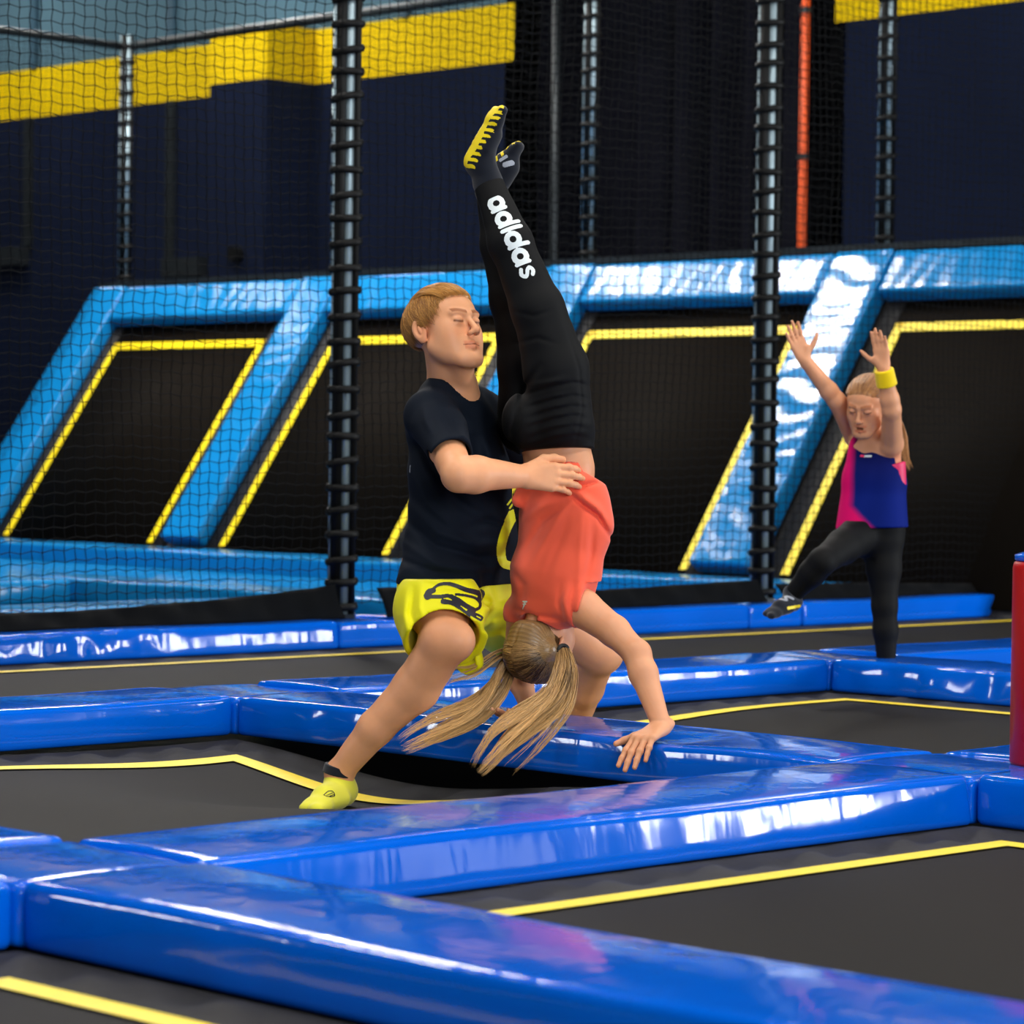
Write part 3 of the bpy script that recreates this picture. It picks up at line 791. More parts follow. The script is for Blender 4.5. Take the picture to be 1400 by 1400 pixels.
def hair_mat(name, c0, c1):
    n = NT(name)
    vc = n.n('VertexColor'); vc.layer_name = 'tone'
    sp_ = n.n('SeparateColor'); n.l(vc.outputs['Color'], sp_.inputs[0])
    n.l(n.ramp(sp_.outputs[0], [(0.0, c0), (1.0, c1)]), n.b.inputs['Base Color'])
    n.set(Roughness=0.38); n.b.inputs['Specular IOR Level'].default_value = 0.5
    return n.m
def set_tone(me, cols):
    a = me.color_attributes.new('tone', 'FLOAT_COLOR', 'POINT')
    c = np.ones((len(me.vertices), 4), np.float32); c[:, :cols.shape[1]] = cols; a.data.foreach_set('color', c.ravel())

def add_body(name, body, h, mat, parent, origin, fine=(), tone=None):
    V, F = body.mesh(h, fine)
    me = fast_mesh(name, V-origin, F)
    if tone is not None: set_tone(me, tone(V))
    o = link(name, me, mat, parent, True)
    return o, V, F

def strands(name, paths, r0, r1, mat, parent, origin, tone, sides=3):
    """paths: (n,k,3) hair paths; thin tapering tubes in one mesh"""
    n, k = paths.shape[:2]
    T_ = np.gradient(paths, axis=1); T_ /= np.linalg.norm(T_, axis=-1, keepdims=True)+1e-9
    ref = np.array([0.13, 0.21, 0.97]); A = np.cross(T_, ref); A /= np.linalg.norm(A, axis=-1, keepdims=True)+1e-9; B = np.cross(T_, A)
    t = np.linspace(0, 1, k); rad = (r0*(1-t)+r1*t)*np.minimum(1, (1-t)*6+0.15)
    an = np.arange(sides)*2*PI/sides
    Q = paths[:, :, None, :]+(A[:, :, None, :]*np.cos(an)[:, None]+B[:, :, None, :]*np.sin(an)[:, None])*rad[None, :, None, None]
    idx = np.arange(n*k*sides).reshape(n, k, sides); F = []
    for s_ in range(sides):
        s2 = (s_+1) % sides
        F.append(np.stack([idx[:, :-1, s_].ravel(), idx[:, :-1, s2].ravel(), idx[:, 1:, s2].ravel(), idx[:, 1:, s_].ravel()], 1))
    me = fast_mesh(name, Q.reshape(-1, 3)-origin, np.concatenate(F))
    tn = np.repeat(np.repeat(tone.reshape(n, -1, 1) if tone.ndim == 1 else tone[:, :, None], k if tone.ndim == 1 else 1, 1), sides, 2).reshape(-1)
    set_tone(me, np.stack([tn]*3, 1))
    return link(name, me, mat, parent, True)

def hand(b, W, fdir, back, side, sc=1.0, curl=(0.25, 0.3, 0.3, 0.35), spread=0.10, thumb=(0.8, 0.35, 0.2), lift=0.0, flat_=1.0):
    """W wrist, fdir towards the fingers, back = normal of the back of the hand, side=+1 when the thumb lies on fdir x back, returns tips"""
    f = unit(fdir); n = unit(np.asarray(back)-f*(np.asarray(back)@f)); t = np.cross(f, n)*side   # t points to the thumb side
    P = lambda a, b_, c: W+(f*a+t*b_+n*c)*sc
    # palm
    b.cone(P(-0.02, 0, 0), P(0.02, 0.0, 0.0), 0.024*sc, 0.026*sc, 0.012*sc, flat=(n, 0.72))
    for y, x1 in ((0.028, 0.088), (0.009, 0.092), (-0.011, 0.088), (-0.029, 0.080)):
        b.cone(P(0.018, y*0.62, 0), P(x1, y, 0.0), 0.0165*sc, 0.0125*sc, 0.012*sc, flat=(n, 0.9))
    b.cone(P(0.018, 0.018, -0.006), P(0.05, 0.034, -0.010), 0.017*sc, 0.013*sc, 0.012*sc)   # thenar
    tips = []
    Ls = ((0.028, 0.043, 0.026, 0.022, 0.088), (0.009, 0.047, 0.029, 0.023, 0.092), (-0.011, 0.043, 0.027, 0.022, 0.088), (-0.029, 0.034, 0.020, 0.019, 0.080))
    for i, (y, l1, l2, l3, x0) in enumerate(Ls):
        sp_ = (1.5-i)*spread; c = curl[i]
        p = P(x0, y, 0.001); rr = (0.0100, 0.0092, 0.0084, 0.0070) if i < 3 else (0.0086, 0.0078, 0.0072, 0.0062)
        a = -lift
        pts = [p]
        for L, ca in ((l1, 0.6), (l2, 1.0), (l3, 0.7)):
            a += c*ca
            d = (f*math.cos(sp_)+t*math.sin(sp_))*math.cos(a)-n*math.sin(a)
            p = p+d*L*sc; pts.append(p)
        b.chain(pts, [r*sc for r in rr], 0.0035*sc)
        b.ell(pts[1], np.array([0.0105, 0.0105, 0.0098])*sc*(rr[0]/0.0100), None, 0.004*sc)
        tips.append(pts)
    a0, c1, c2 = thumb
    p = P(0.030, 0.030, -0.006); d = unit(f*math.cos(a0)+t*math.sin(a0)-n*0.15)
    pts = [p, p+d*0.038*sc]
    a1 = a0-c1; d = unit(f*math.cos(a1)+t*math.sin(a1)-n*0.12); pts.append(pts[-1]+d*0.030*sc)
    a2 = a1-c2; d = unit(f*math.cos(a2)+t*math.sin(a2)-n*0.1); pts.append(pts[-1]+d*0.024*sc)
    b.chain(pts, [0.0150*sc, 0.0115*sc, 0.0102*sc, 0.0082*sc], 0.006*sc)
    tips.append(pts)
    return tips

def head(b, fr, female=False, mouth_open=0.0, ears=True, look=0.0):
    """adds a head to b in frame fr (x left, y forward, z up, origin mid skull between the ears)"""
    s = fr.s; p = fr.p
    E = lambda c, r, k, mode='u': b.ell(p(*c), np.array(r)*s, fr, k*s, mode)
    K = lambda a, c, ra, rb, k, mode='u', flat=None: b.cone(p(*a), p(*c), ra*s, rb*s, k*s, flat, mode)
    j = 0.9 if female else 1.0
    E((0, -.018, .025), (.074, .098, .070), .01)
    E((0, .034, .038), (.062, .052, .048), .03)
    E((0, .028, -.025), (.0605*j, .058, .078), .03)
    for sx in (1, -1):
        K((sx*.052*j, .006, -.050), (sx*.022, .070, -.096), .018, .020, .03)
        E((sx*.040, .052, -.022), (.026, .028, .030), .02)
        E((sx*.036*j, .038, -.054), (.022, .036, .030), .03)
        K((sx*.010, .090, .019), (sx*.042, .080, .022), .0075 if not female else .006, .007, .014)
    E((0, .078, -.098), (.020*j, .017, .017), .018)
    E((0, .066, -.062), (.032, .026, .030), .018)
    for sx in (1, -1):
        E((sx*.031, .0985, .002), (.018, .010, .0105), .012, 's')
    for sx in (1, -1):
        E((sx*.0305, .0785, .0005), (.0125, .0125, .0125), .0015)
        # heavy upper lid, thin lower lid
        b.ell(p(sx*.0305, .0785, .0040), np.array((.0150, .0140, .0098))*s, fr, .006*s)
        b.ell(p(sx*.0305, .0765, -.0075), np.array((.0150, .0122, .0065))*s, fr, .006*s)
    nq = .90 if female else 1.0
    K((0, .086, .014), (0, .112*nq+.006*(1-nq)*10, -.028), .0075*nq, .0092*nq, .010)
    E((0, .114 if not female else .109, -.033), (.0095*nq, .0095*nq, .0085*nq), .007)
    for sx in (1, -1):
        E((sx*.0108, .102, -.0365), (.0068, .0095, .0065), .009)
        E((sx*.0062, .110, -.0425), (.0032, .0045, .0032), .002, 's')
    mo = mouth_open
    z1, z2 = -.0605+mo*.003, -.0705-mo*.011
    K((-.024, .081, z1-.002), (0, .0955, z1), .0036, .0056, .005); K((.024, .081, z1-.002), (0, .0955, z1), .0036, .0056, .005)
    K((-.021, .081, z2+.003), (0, .0935, z2), .0042, .0064, .005); K((.021, .081, z2+.003), (0, .0935, z2), .0042, .0064, .005)
    if mo > 0:
        E((0, .094, (z1+z2)/2), (.013, .014, abs(z1-z2)/2-.003), .002, 's')
    else:
        for sx in (1, -1): b.ridge([p(sx*.028, .083, -.0658), p(sx*.010, .0965, -.0650), p(0, .0995, -.0655)], .0016*s, -.0022*s)
    b.ridge([p(0, .0955, -.046), p(0, .098, -.055)], .003*s, -.0012*s)
    b.ridge([p(-.012, .088, -.082), p(0, .092, -.083), p(.012, .088, -.082)], .005*s, -.0028*s)
    if ears:
        for sx in (1, -1):
            ef = frame(p(sx*.0775, -.012, -.006), fr.d(sx*.90, .36, 0), fr.d(0, -.22, 1), s)   # y out of the ear
            b.ell(ef.p(0, .004, .006), np.array((.0200, .0068, .031))*s, ef, .006*s)
            b.ell(ef.p(0, .002, -.018), np.array((.0105, .0055, .013))*s, ef, .005*s)
            b.ell(ef.p(0, .011, .006), np.array((.0118, .0062, .020))*s, ef, .004*s, 's')
            b.ell(ef.p(-.002*sx, .006, .004), np.array((.0055, .0045, .012))*s, ef, .003*s)

def head_tone(V, fr, T_, brow=(0.55, 0.40, 0.26), lip=(0.86, 0.55, 0.50), mo=0.0, lash=True):
    L = fr.loc(V); x, y, z = np.abs(L[:, 0]), L[:, 1], L[:, 2]
    inh = (np.linalg.norm(L-np.array([0, .02, -.01]), axis=1) < .16)
    def blend(m_, c): 
        m_ = (np.clip(m_, 0, 1)*inh)[:, None]; T_[:] = T_*(1-m_)+T_*np.array(c)*m_
    g = lambda cx, cy, sx, sz: np.exp(-((x-cx)/sx)**2-((z-cy)/sz)**2)*(y > .04)
    # brows
    bz = .0225+.0055*np.sin(np.clip((x-.010)/.042, 0, 1)*PI*0.75)
    blend(np.exp(-((z-bz)/.0054)**4)*(x > .009)*(x < .049)*(y > .04)*0.95, brow)
    # lips
    up = np.exp(-((z+.0600-mo*.003)/.0052)**4)*(x < .028)*(y > .080-x*.15); lo = np.exp(-((z+.0712+mo*.011)/.0062)**4)*(x < .025)*(y > .078-x*.1)
    blend(np.maximum(up, lo)*0.8*np.clip((.029-x)/.005, 0, 1), lip)
    if mo <= 0: blend(np.exp(-((z+.0655-0.02*x)/.0013)**2)*(x < .029)*(y > .076)*0.95, (.38, .22, .2))
    else: blend((np.exp(-((z+.066+mo*.004)/(.0055*mo+.001))**4))*(x < .013)*(y > .066)*0.95, (.16, .06, .06))
    # lash line, nostrils
    if lash: blend(np.exp(-((z+.0036-14*(x-.0305)**2)/.0026)**2)*(np.abs(x-.0305) < .0155)*(y > .06)*1.0, (.22, .15, .12))
    blend(np.exp(-((x-.0062)/.0038)**2-((z+.0435)/.003)**2)*(y > .098)*0.85, (.3, .15, .13))
    # flush: cheeks, nose tip, ears
    blend(g(.042, -.03, .02, .022)*0.35, (1.0, .80, .76)); blend(g(0, -.034, .012, .01)*0.35, (1.0, .80, .76))
    blend(np.exp(-((x-.078)/.012)**2-((z+.004)/.035)**2)*(y < .03)*0.5, (1.0, .72, .66))
    blend(g(.0305, .010, .016, .008)*0.25, (.9, .78, .76))
    return T_

# -- flat print laid on a garment: strokes or filled shapes in a 2-D frame, dropped on the cloth
def stroke_sdf(strokes):
    def fn(X, Y):
        d = np.full(X.shape, 9.0)
        for pts, w in strokes:
            w0 = w if not isinstance(w, tuple) else w[0]; w1 = w if not isinstance(w, tuple) else w[1]
            n = len(pts)-1
            for i in range(n):
                a = np.array(pts[i], float); b_ = np.array(pts[i+1], float); ab = b_-a; l2 = ab@ab+1e-12
                t = np.clip(((X-a[0])*ab[0]+(Y-a[1])*ab[1])/l2, 0, 1)
                ww = w0+(w1-w0)*(i+t)/n
                d = np.minimum(d, np.hypot(X-a[0]-t*ab[0], Y-a[1]-t*ab[1])-ww/2)
        return d
    return fn
def smooth_curve(pts, n=8, closed=False):
    P = np.array(pts, float); k = len(P); out = []
    for i in range(k if closed else k-1):
        p0, p1, p2, p3 = [P[j % k] if closed else P[min(max(j, 0), k-1)] for j in (i-1, i, i+1, i+2)]
        for t in np.arange(n)/n:
            out.append(0.5*((2*p1)+(-p0+p2)*t+(2*p0-5*p1+4*p2-p3)*t*t+(-p0+3*p1-3*p2+p3)*t**3))
    out.append(P[0] if closed else P[-1]); return [tuple(q) for q in out]
def print_on(name, VF, fr, size, sdf, mat, parent, origin, step=0.0012, off=0.0012, maxd=0.6, z_from=0.3):
    """fr: x right of the print, z up of the print, y out of the cloth"""
    V, F = VF
    c = V[F].mean(1); near = np.linalg.norm(c-fr.o, axis=1) < max(size)*0.9+0.12
    F2 = F[near]
    bvh = BVHTree.FromPolygons([tuple(map(float, v)) for v in V], [tuple(map(int, f)) for f in F2])
    w, h_ = size; nx = int(w/step)+1; nz = int(h_/step)+1
    xs = (np.arange(nx)-nx/2)*step; zs = (np.arange(nz)-nz/2)*step
    X, Z = np.meshgrid(xs, zs, indexing='ij'); d = sdf(X, Z); ins = d < step*0.7
    verts = {}; out = []; Q = []
    dirv = Vector(-fr.R[1])
    cells = np.argwhere(ins[:-1, :-1] & ins[1:, :-1] & ins[1:, 1:] & ins[:-1, 1:])
    def vid(i, j):
        if (i, j) in verts: return verts[(i, j)]
        o = fr.o+fr.R[0]*X[i, j]+fr.R[2]*Z[i, j]+fr.R[1]*z_from
        hit = bvh.ray_cast(Vector(o), dirv, maxd)
        r = -1
        if hit[0] is not None:
            r = len(out); out.append(np.array(hit[0])+np.array(fr.R[1])*off)
        verts[(i, j)] = r; return r
    for i, j in cells:
        q = [vid(i, j), vid(i+1, j), vid(i+1, j+1), vid(i, j+1)]
        if min(q) >= 0: Q.append(q)
    if not Q: print('print missed', name); return None
    return link(name, fast_mesh(name, np.array(out)-origin, np.array(Q)), mat, parent, True)
# ------------------------------------------------------------------ people
SKIN = skin_mat('skin', lin(228, 162, 118))
SKIN2 = skin_mat('skin_child', lin(222, 158, 118))
def onz(px, py, z):
    d = C(px, py, 1.0)-np.array([0, 0, CAM_H]); t = (z-CAM_H)/d[2]; return d*t+np.array([0, 0, CAM_H])
FAB = {
    'shirt': fabric_mat('charcoal_jersey', lin(15, 22, 33), 0.8, 0.06, sheen=0.0, spec=0.1),
    'shorts': fabric_mat('neon_yellow_shorts', lin(232, 226, 0), 0.6, 0.04, sheen=0.05),
    'sock_y': fabric_mat('pale_yellow_knit', lin(238, 232, 70), 0.85, 0.06, 700),
    'sock_k': fabric_mat('dark_navy_knit', lin(14, 20, 32), 0.85, 0.1, 700),
    'leggings': fabric_mat('black_leggings', lin(6, 7, 9), 0.7, 0.08, 500, 0.0, 0.18),
    'tee': fabric_mat('coral_cotton', lin(246, 96, 66), 0.8, 0.05),
    'ink': mat_plain('black_print', lin(26, 30, 40), 0.5, var=0.05),
    'inkyellow': mat_plain('yellow_print', lin(226, 224, 20), 0.5, var=0.04),
    'inkwhite': mat_plain('white_print', lin(226, 236, 238), 0.5, var=0.03),
    'inkgrey': mat_plain('grey_print', lin(150, 156, 168), 0.5, var=0.05),
    'inkpink': mat_plain('pink_print', lin(226, 40, 100), 0.5, var=0.05),
    'grip': mat_plain('yellow_grip', lin(238, 212, 0), 0.5, var=0.05),
    'wrist': fabric_mat('yellow_towelling', lin(244, 210, 10), 0.9, 0.06, 300),
    'tie': mat_plain('black_hair_tie', lin(14, 13, 14), 0.6, var=0.1),
}
HAIR_M = hair_mat('blond_hair', lin(124, 74, 30), lin(240, 178, 92))
HAIR_G = hair_mat('dark_blond_hair', lin(60, 38, 20), lin(240, 190, 122))
HAIR_S = hair_mat('ginger_blond_hair', lin(110, 66, 36), lin(214, 156, 96))

def foot(b, heel, toe, up, sc=1.0, k=0.015):
    f = unit(np.asarray(toe)-np.asarray(heel)); u = unit(np.asarray(up)-f*(np.asarray(up)@f)); L = np.linalg.norm(np.asarray(toe)-np.asarray(heel))
    s = L/0.24; h = np.asarray(heel)
    l = np.cross(u, f)
    b.ell(h+f*.028*s+u*.034*s, np.array((.032, .034, .034))*s, None, k)
    b.cone(h+f*.03*s+u*.04*s, h+f*.13*s+u*.034*s, .032*s, .030*s, k, flat=(l, 1.05))
    b.cone(h+f*.09*s+u*.026*s, h+f*.175*s+u*.018*s, .030*s, .020*s, k, flat=(l, 1.55))
    b.cone(h+f*.175*s+u*.017*s+l*.012*s, h+f*.215*s+u*.014*s+l*.016*s, .017*s, .014*s, k, flat=(l, 1.4))
    b.cone(h+f*.170*s+u*.015*s-l*.018*s, h+f*.200*s+u*.013*s-l*.020*s, .015*s, .012*s, k, flat=(l, 1.4))
    return f, u, l

def hair_paths(fr, roots, tips, rad, lift, k=14, jit=0.0015, seed=0, droop=0.0, endl=0.0):
    """paths over the skull ellipsoid: roots/tips are direction arrays in head space"""
    r_ = np.random.default_rng(seed); n = len(roots)
    c0 = np.array([0, -.018, .026]); R_ = np.array(rad)
    t = np.linspace(0, 1, k)[None, :, None]
    a = roots/np.linalg.norm(roots, axis=1, keepdims=True); b_ = tips/np.linalg.norm(tips, axis=1, keepdims=True)
    om = np.arccos(np.clip((a*b_).sum(1), -1, 1))[:, None, None]+1e-6
    d = (np.sin((1-t)*om)*a[:, None]+np.sin(t*om)*b_[:, None])/np.sin(om)
    lf = lift*(0.6+0.6*r_.random((n, 1, 1)))*np.sin(np.clip(t*(1.15-endl)+0.05, 0, 1)*PI)**0.6
    ph = r_.uniform(0, 6.3, (n, 1, 1))
    P = c0+d*R_*(1+lf)+jit*np.sin(t*5+ph)*r_.normal(0, 1, (n, 1, 3))
    P[..., 2] -= droop*t[..., 0]**2
    return fr.o+(P*fr.s)@fr.R

# ======== the man
def build_man():
    org = onz(560, 1060, -0.1); org[2] = -0.1
    root = tag(empty('person', org), 'young man in dark T-shirt and neon yellow shorts supporting the handstand girl', 'person')
    fT = unit(view(.86, 0, -.50)); lT = unit(view(.50, 0, .86)); up = np.array([0, 0, 1.0])
    th = math.radians(44); pt = math.radians(-14)
    fwd = view(math.sin(th)*math.cos(pt), -math.sin(pt), -math.cos(th)*math.cos(pt))
    H = frame(C(609, 452, 7.98), fwd, view(.03, 1, 0), 1.03)
    Sr, El, Wr = C(590, 570, 7.95), C(627, 650, 7.63), C(714, 651, 7.755)
    Hr, Kn, An = C(592, 775, 8.08), C(609, 876, 7.74), C(463, 1058, 7.90)
    Hl, Kl, Al = C(668, 785, 8.24), C(820, 893, 8.45), C(779, 1015, 8.80)
    b = Body()
    head(b, H)
    b.cone(H.p(0, -.018, -.045), C(616, 524, 8.05), .053, .060, .018)
    b.cone(H.p(.012, .030, -.085), C(634, 530, 8.03), .030, .036, .02)
    b.cone(C(620, 525, 8.06), C(624, 556, 8.08), .060, .075, .03)
    # torso inside the shirt
    b.chain([C(624, 580, 8.08), C(628, 660, 8.08), C(624, 770, 8.12)], [.088, .085, .085], .03, flat=(lT, 1.45))
    b.cone(C(614, 556, 8.02), Sr, .05, .052, .03)
    b.chain([Sr, Sr*.45+El*.55+up*0.0, El], [.054, .048, .040], .012)
    b.chain([El, El*.72+Wr*.28+up*.004, Wr], [.043, .0475, .0285], .014)
    b.cone(El, El+(Wr-El)*.22, .041, .046, .01)
    tips = hand(b, Wr, view(.97, -.04, .16), view(.14, .22, -1), -1, 0.97, curl=(.42, .40, .40, .46), spread=.045, thumb=(.62, .45, .25))
    b.chain([Hr, Hr*.4+Kn*.6, Kn], [.088, .080, .063], .03)
    b.ell(Kn+view(.03, .0, -.02), (.050, .050, .052), None, .02)
    b.chain([Kn, Kn*.68+An*.32+view(.012, -.012, 0.02), Kn*.35+An*.65, An], [.060, .060, .046, .0345], .02)
    b.ell(An+view(.026, .0, -.005), (.013, .013, .015), None, .012)
    toeR = onz(424, 1112, -.10); f_ = unit(np.array([toeR[0], toeR[1], 0])-np.array([An[0], An[1], 0]))
    zr = sag(An[0], An[1])
    heelR = np.array([An[0], An[1], zr+.004])-f_*.055; toeR = heelR+f_*.25
    foot(b, heelR+f_*.012+up*.006, heelR+f_*.225+up*.006, up)
    b.cone(An, heelR+f_*.05+up*.05, .036, .034, .02)
    b.chain([Hl, Kl], [.078, .062], .03)
    b.ell(Kl+view(.018, .0, -.01), (.048, .048, .050), None, .02)
    b.chain([Kl, Kl*.62+Al*.38+view(-.010, 0, 0), Al], [.056, .052, .034], .02)
    zl = sag(Al[0], Al[1]); heelL = np.array([Al[0], Al[1], zl+.004])+unit(view(-.5, 0, .5))*.05
    heelL[2] = zl+.004; fL = unit(np.array([*(view(.75, 0, -.66)[:2]), 0])); foot(b, heelL+fL*.012+up*.006, heelL+fL*.225+up*.006, up)
    b.cone(Al, heelL+fL*.05+up*.05, .036, .034, .02)
    # far arm, reaching behind the girl
    Sl, Le, Lw = C(676, 578, 8.25), C(735, 655, 8.40), C(778, 650, 8.24)
    b.chain([C(650, 560, 8.16), Sl, Le, Lw], [.05, .052, .042, .030], .015)
    hand(b, Lw, view(-.25, .0, -.97), view(.95, .1, -.1), 1, 0.96, curl=(.3, .3, .3, .3))
    hc = H.o
    fine = [(hc-.15, hc+np.array([.15, .15, .135]), .0019),
            (np.minimum(Wr, tips[1][3])-.06, np.maximum(Wr, tips[1][3])+.06, .0022)]
    # keep the two boxes apart and off the head-neck seam
    def tone(V):
        T_ = np.ones((len(V), 3)); T_ = head_tone(V, H, T_, brow=(.42, .30, .20), lip=(.88, .60, .56))
        for tp in tips:
            m_ = np.exp(-(np.linalg.norm(V-tp[3], axis=1)/.012)**2)[:, None]*.5; T_[:] = T_*(1-m_)+T_*np.array((1.0, .86, .82))*m_
            for q in (tp[1], tp[2]):
                m_ = np.exp(-(np.linalg.norm(V-q, axis=1)/.009)**2)[:, None]*.35; T_[:] = T_*(1-m_)+T_*np.array((1.0, .80, .74))*m_
        m_ = (np.exp(-(np.linalg.norm(V-Kn, axis=1)/.07)**2)*.35)[:, None]; T_[:] = T_*(1-m_)+T_*np.array((1.0, .78, .72))*m_
        return T_
    gn = grad_noise(26, 5); b.warp(lambda P: .0012*gn(P))
    add_body('body', b, .0048, SKIN, root, org, fine, tone)
    # ---- T-shirt
    s = Body()
    s.chain([C(616, 541, 8.05), C(618, 580, 8.07), C(629, 650, 8.07), C(631, 720, 8.09), C(622, 800, 8.10)], [.072, .109, .121, .126, .121], .035, flat=(lT, 1.42))
    s.cone(C(602, 750, 8.02), C(598, 802, 7.95), .10, .112, .03); s.cone(C(662, 745, 8.16), C(668, 800, 8.18), .085, .09, .03)
    s.cone(C(606, 548, 8.02), Sr+view(.0, .002, 0), .060, .072, .03)
    s.cone(C(650, 556, 8.14), Sl, .058, .068, .03)
    s.cone(Sr, Sr*.24+El*.76, .070, .069, .02); s.cone(Sl, Sl*.35+Le*.65, .068, .062, .02)
    s.cone(C(628, 770, 8.10), C(616, 822, 8.06), .100, .110, .03, flat=(lT, 1.35))
    w1 = grad_noise(9, 11); w2 = grad_noise((20, 20, 9), 12)
    s.warp(lambda P: .0045*w1(P)+.0025*w2(P))
    R_ = lambda pts, w, a: s.crease(pts, w, a*1.5, (7.6, 8.4))
    for pts, w, a in (([(566, 590), (590, 640), (632, 690), (668, 712)], 8, -.009), ([(560, 690), (600, 728), (655, 745), (700, 742)], 7, .009),
                      ([(556, 712), (596, 748), (650, 762), (694, 760)], 6, -.009), ([(552, 742), (600, 772), (655, 778), (692, 772)], 6, .008),
                      ([(550, 765), (590, 782), (640, 790)], 5, -.007), ([(648, 600), (660, 650), (690, 705)], 7, -.009), ([(660, 590), (672, 630), (696, 672)], 6, .008),
                      ([(630, 580), (642, 640), (660, 690)], 6, .006), ([(560, 640), (585, 690), (620, 720)], 6, .006), ([(640, 720), (668, 712), (700, 722)], 6, -.006),
                      ([(580, 556), (582, 575), (590, 592)], 5, .005), ([(606, 556), (610, 575), (618, 588)], 5, -.004),
                      ([(622, 545), (640, 575), (650, 590)], 6, .004)): R_(pts, w, a)
    # sleeve openings, hem and neck
    ed = unit(El-Sr); s.half(Sr*.28+El*.72, ed+up*.0+view(.15, -.1, 0), .006, (Sr*.1+El*.9, .14))
    s.half(C(618, 797, 8.05), view(.05, -1, .0)+fT*-.12, .004)
    s.cone(C(612, 496, 8.04), C(626, 530, 8.03), .060, .0635, .004, mode='s')
    s.ell(C(642, 520, 7.97), (.042, .042, .036), None, .006, 's')
    # hollow out the bottom edge and the sleeve
    s.chain([C(628, 765, 8.09), C(618, 830, 8.05)], [.098, .106], .004, flat=(lT, 1.36), mode='s')
    s.cone(Sr*.36+El*.64, El, .0535, .056, .006, mode='s')
    sh, SV, SF = add_body('tshirt', s, .0042, FAB['shirt'], root, org)
    # yellow print on the chest
    pf = Frame(C(697, 730, 7.9), view(1, 0, 0), view(0, 0, -1), view(0, 1, 0))
    px = lambda L: [((x-697)/510, -(y-730)/510) for x, y in L]
    ink = [(px(smooth_curve([(703, 703), (693, 722), (687, 740), (685, 757), (690, 772), (708, 776)])), (.026, .022)),
           (px([(697, 700), (691, 712)]), .006), (px([(694, 690), (701, 681)]), .005), (px([(697, 695), (704, 685)]), .005)]
    print_on('chest_print', (SV, SF), pf, (.10, .24), stroke_sdf(ink), FAB['inkyellow'], sh, (0, 0, 0)) if False else None
    o = print_on('chest_print', (SV, SF), pf, (.12, .26), stroke_sdf(ink), FAB['inkyellow'], root, org)
    pf2 = Frame(C(555, 641, 7.95), view(.7, 0, -.7), view(-.7, 0, -.7), view(0, 1, 0))
    print_on('small_print', (SV, SF), pf2, (.012, .024), stroke_sdf([([(0, .008), (.002, -.008)], .005)]), FAB['inkgrey'], root, org)
    # ---- shorts
    q = Body()
    oR = C(608, 866, 7.84); oL = C(715, 862, 8.36)
    q.cone(C(622, 788, 8.10), C(634, 818, 8.14), .096, .100, .03, flat=(lT, 1.42))
    q.chain([C(596, 794, 8.02), C(599, 834, 7.875), C(606, 868, 7.79)], [.108, .117, .108], .03)
    q.chain([C(662, 805, 8.22), C(690, 838, 8.30), oL], [.105, .104, .100], .03)
    # loose cloth hanging behind the knee
    q.cone(C(628, 858, 7.97), C(641, 905, 7.93), .045, .036, .03)
    w3 = grad_noise(12, 21); q.warp(lambda P: .004*w3(P))
    for pts, w, a in (([(556, 806), (552, 840), (562, 885)], 5, .008), ([(566, 804), (562, 838), (570, 872)], 4, -.008), ([(576, 800), (574, 830), (580, 850)], 4, .005),
                      ([(644, 862), (664, 834), (694, 820)], 6, .008), ([(652, 872), (672, 846), (698, 838)], 5, -.008), ([(650, 815), (672, 826), (696, 826)], 5, -.006),
                      ([(668, 800), (676, 826), (664, 850)], 5, .005), ([(580, 796), (604, 804), (640, 806)], 4, -.005), ([(660, 872), (684, 868), (700, 880)], 5, .006),
                      ([(642, 880), (652, 905), (650, 930)], 4, -.006)): q.crease(pts, w, a, (7.6, 8.5))
    nR = unit(view(.12, -.75, -.65)); q.half(C(609, 851, 7.71), nR, .004, (oR, .17))
    q.half(oL+view(.03, -.03, 0), unit(view(.75, -.62, .2)), .004, (oL+view(.08, -.04, 0), .13))
    q.cone(C(603, 856, 7.855), C(611, 894, 7.68), .081, .104, .005, mode='s')
    q.chain([C(624, 872, 7.88), C(636, 925, 7.9)], [.040, .034], .005, mode='s')
    q.cone(oL, C(800, 900, 8.45), .086, .095, .005, mode='s')
    q.half(C(612, 790, 8.0), view(0, 1, 0), .004)
    qs, QV, QF = add_body('shorts', q, .0042, FAB['shorts'], root, org)
    lf = Frame(C(622, 826, 7.8), view(1, 0, 0), view(0, 0, -1), view(0, 1, 0))
    pz = lambda L: [((x-622)/512, -(y-826)/512) for x, y in L]
    ink = [(pz(smooth_curve([(586, 814), (588, 809), (594, 807)])), (.020, .012)),
           (pz(smooth_curve([(590, 808), (600, 800), (612, 798), (624, 801), (636, 806), (650, 810), (657, 814), (656, 818)])), (.006, .016)),
           (pz(smooth_curve([(588, 815), (602, 815), (614, 814), (626, 818), (636, 825), (646, 832), (654, 831), (656, 825), (650, 818), (638, 814), (624, 812)])), (.010, .006)),
           (pz(smooth_curve([(618, 815), (634, 825), (648, 833)])), .012),
           (pz(smooth_curve([(607, 821), (618, 823), (630, 830), (640, 838)])), (.013, .006)),
           (pz(smooth_curve([(622, 826), (638, 835), (650, 842), (657, 846), (658, 842), (648, 837), (640, 834)])), (.005, .006)),
           (pz(smooth_curve([(640, 839), (643, 847), (650, 857)])), (.010, .003))]
    print_on('leg_print', (QV, QF), lf, (.19, .15), stroke_sdf(ink), FAB['ink'], root, org)
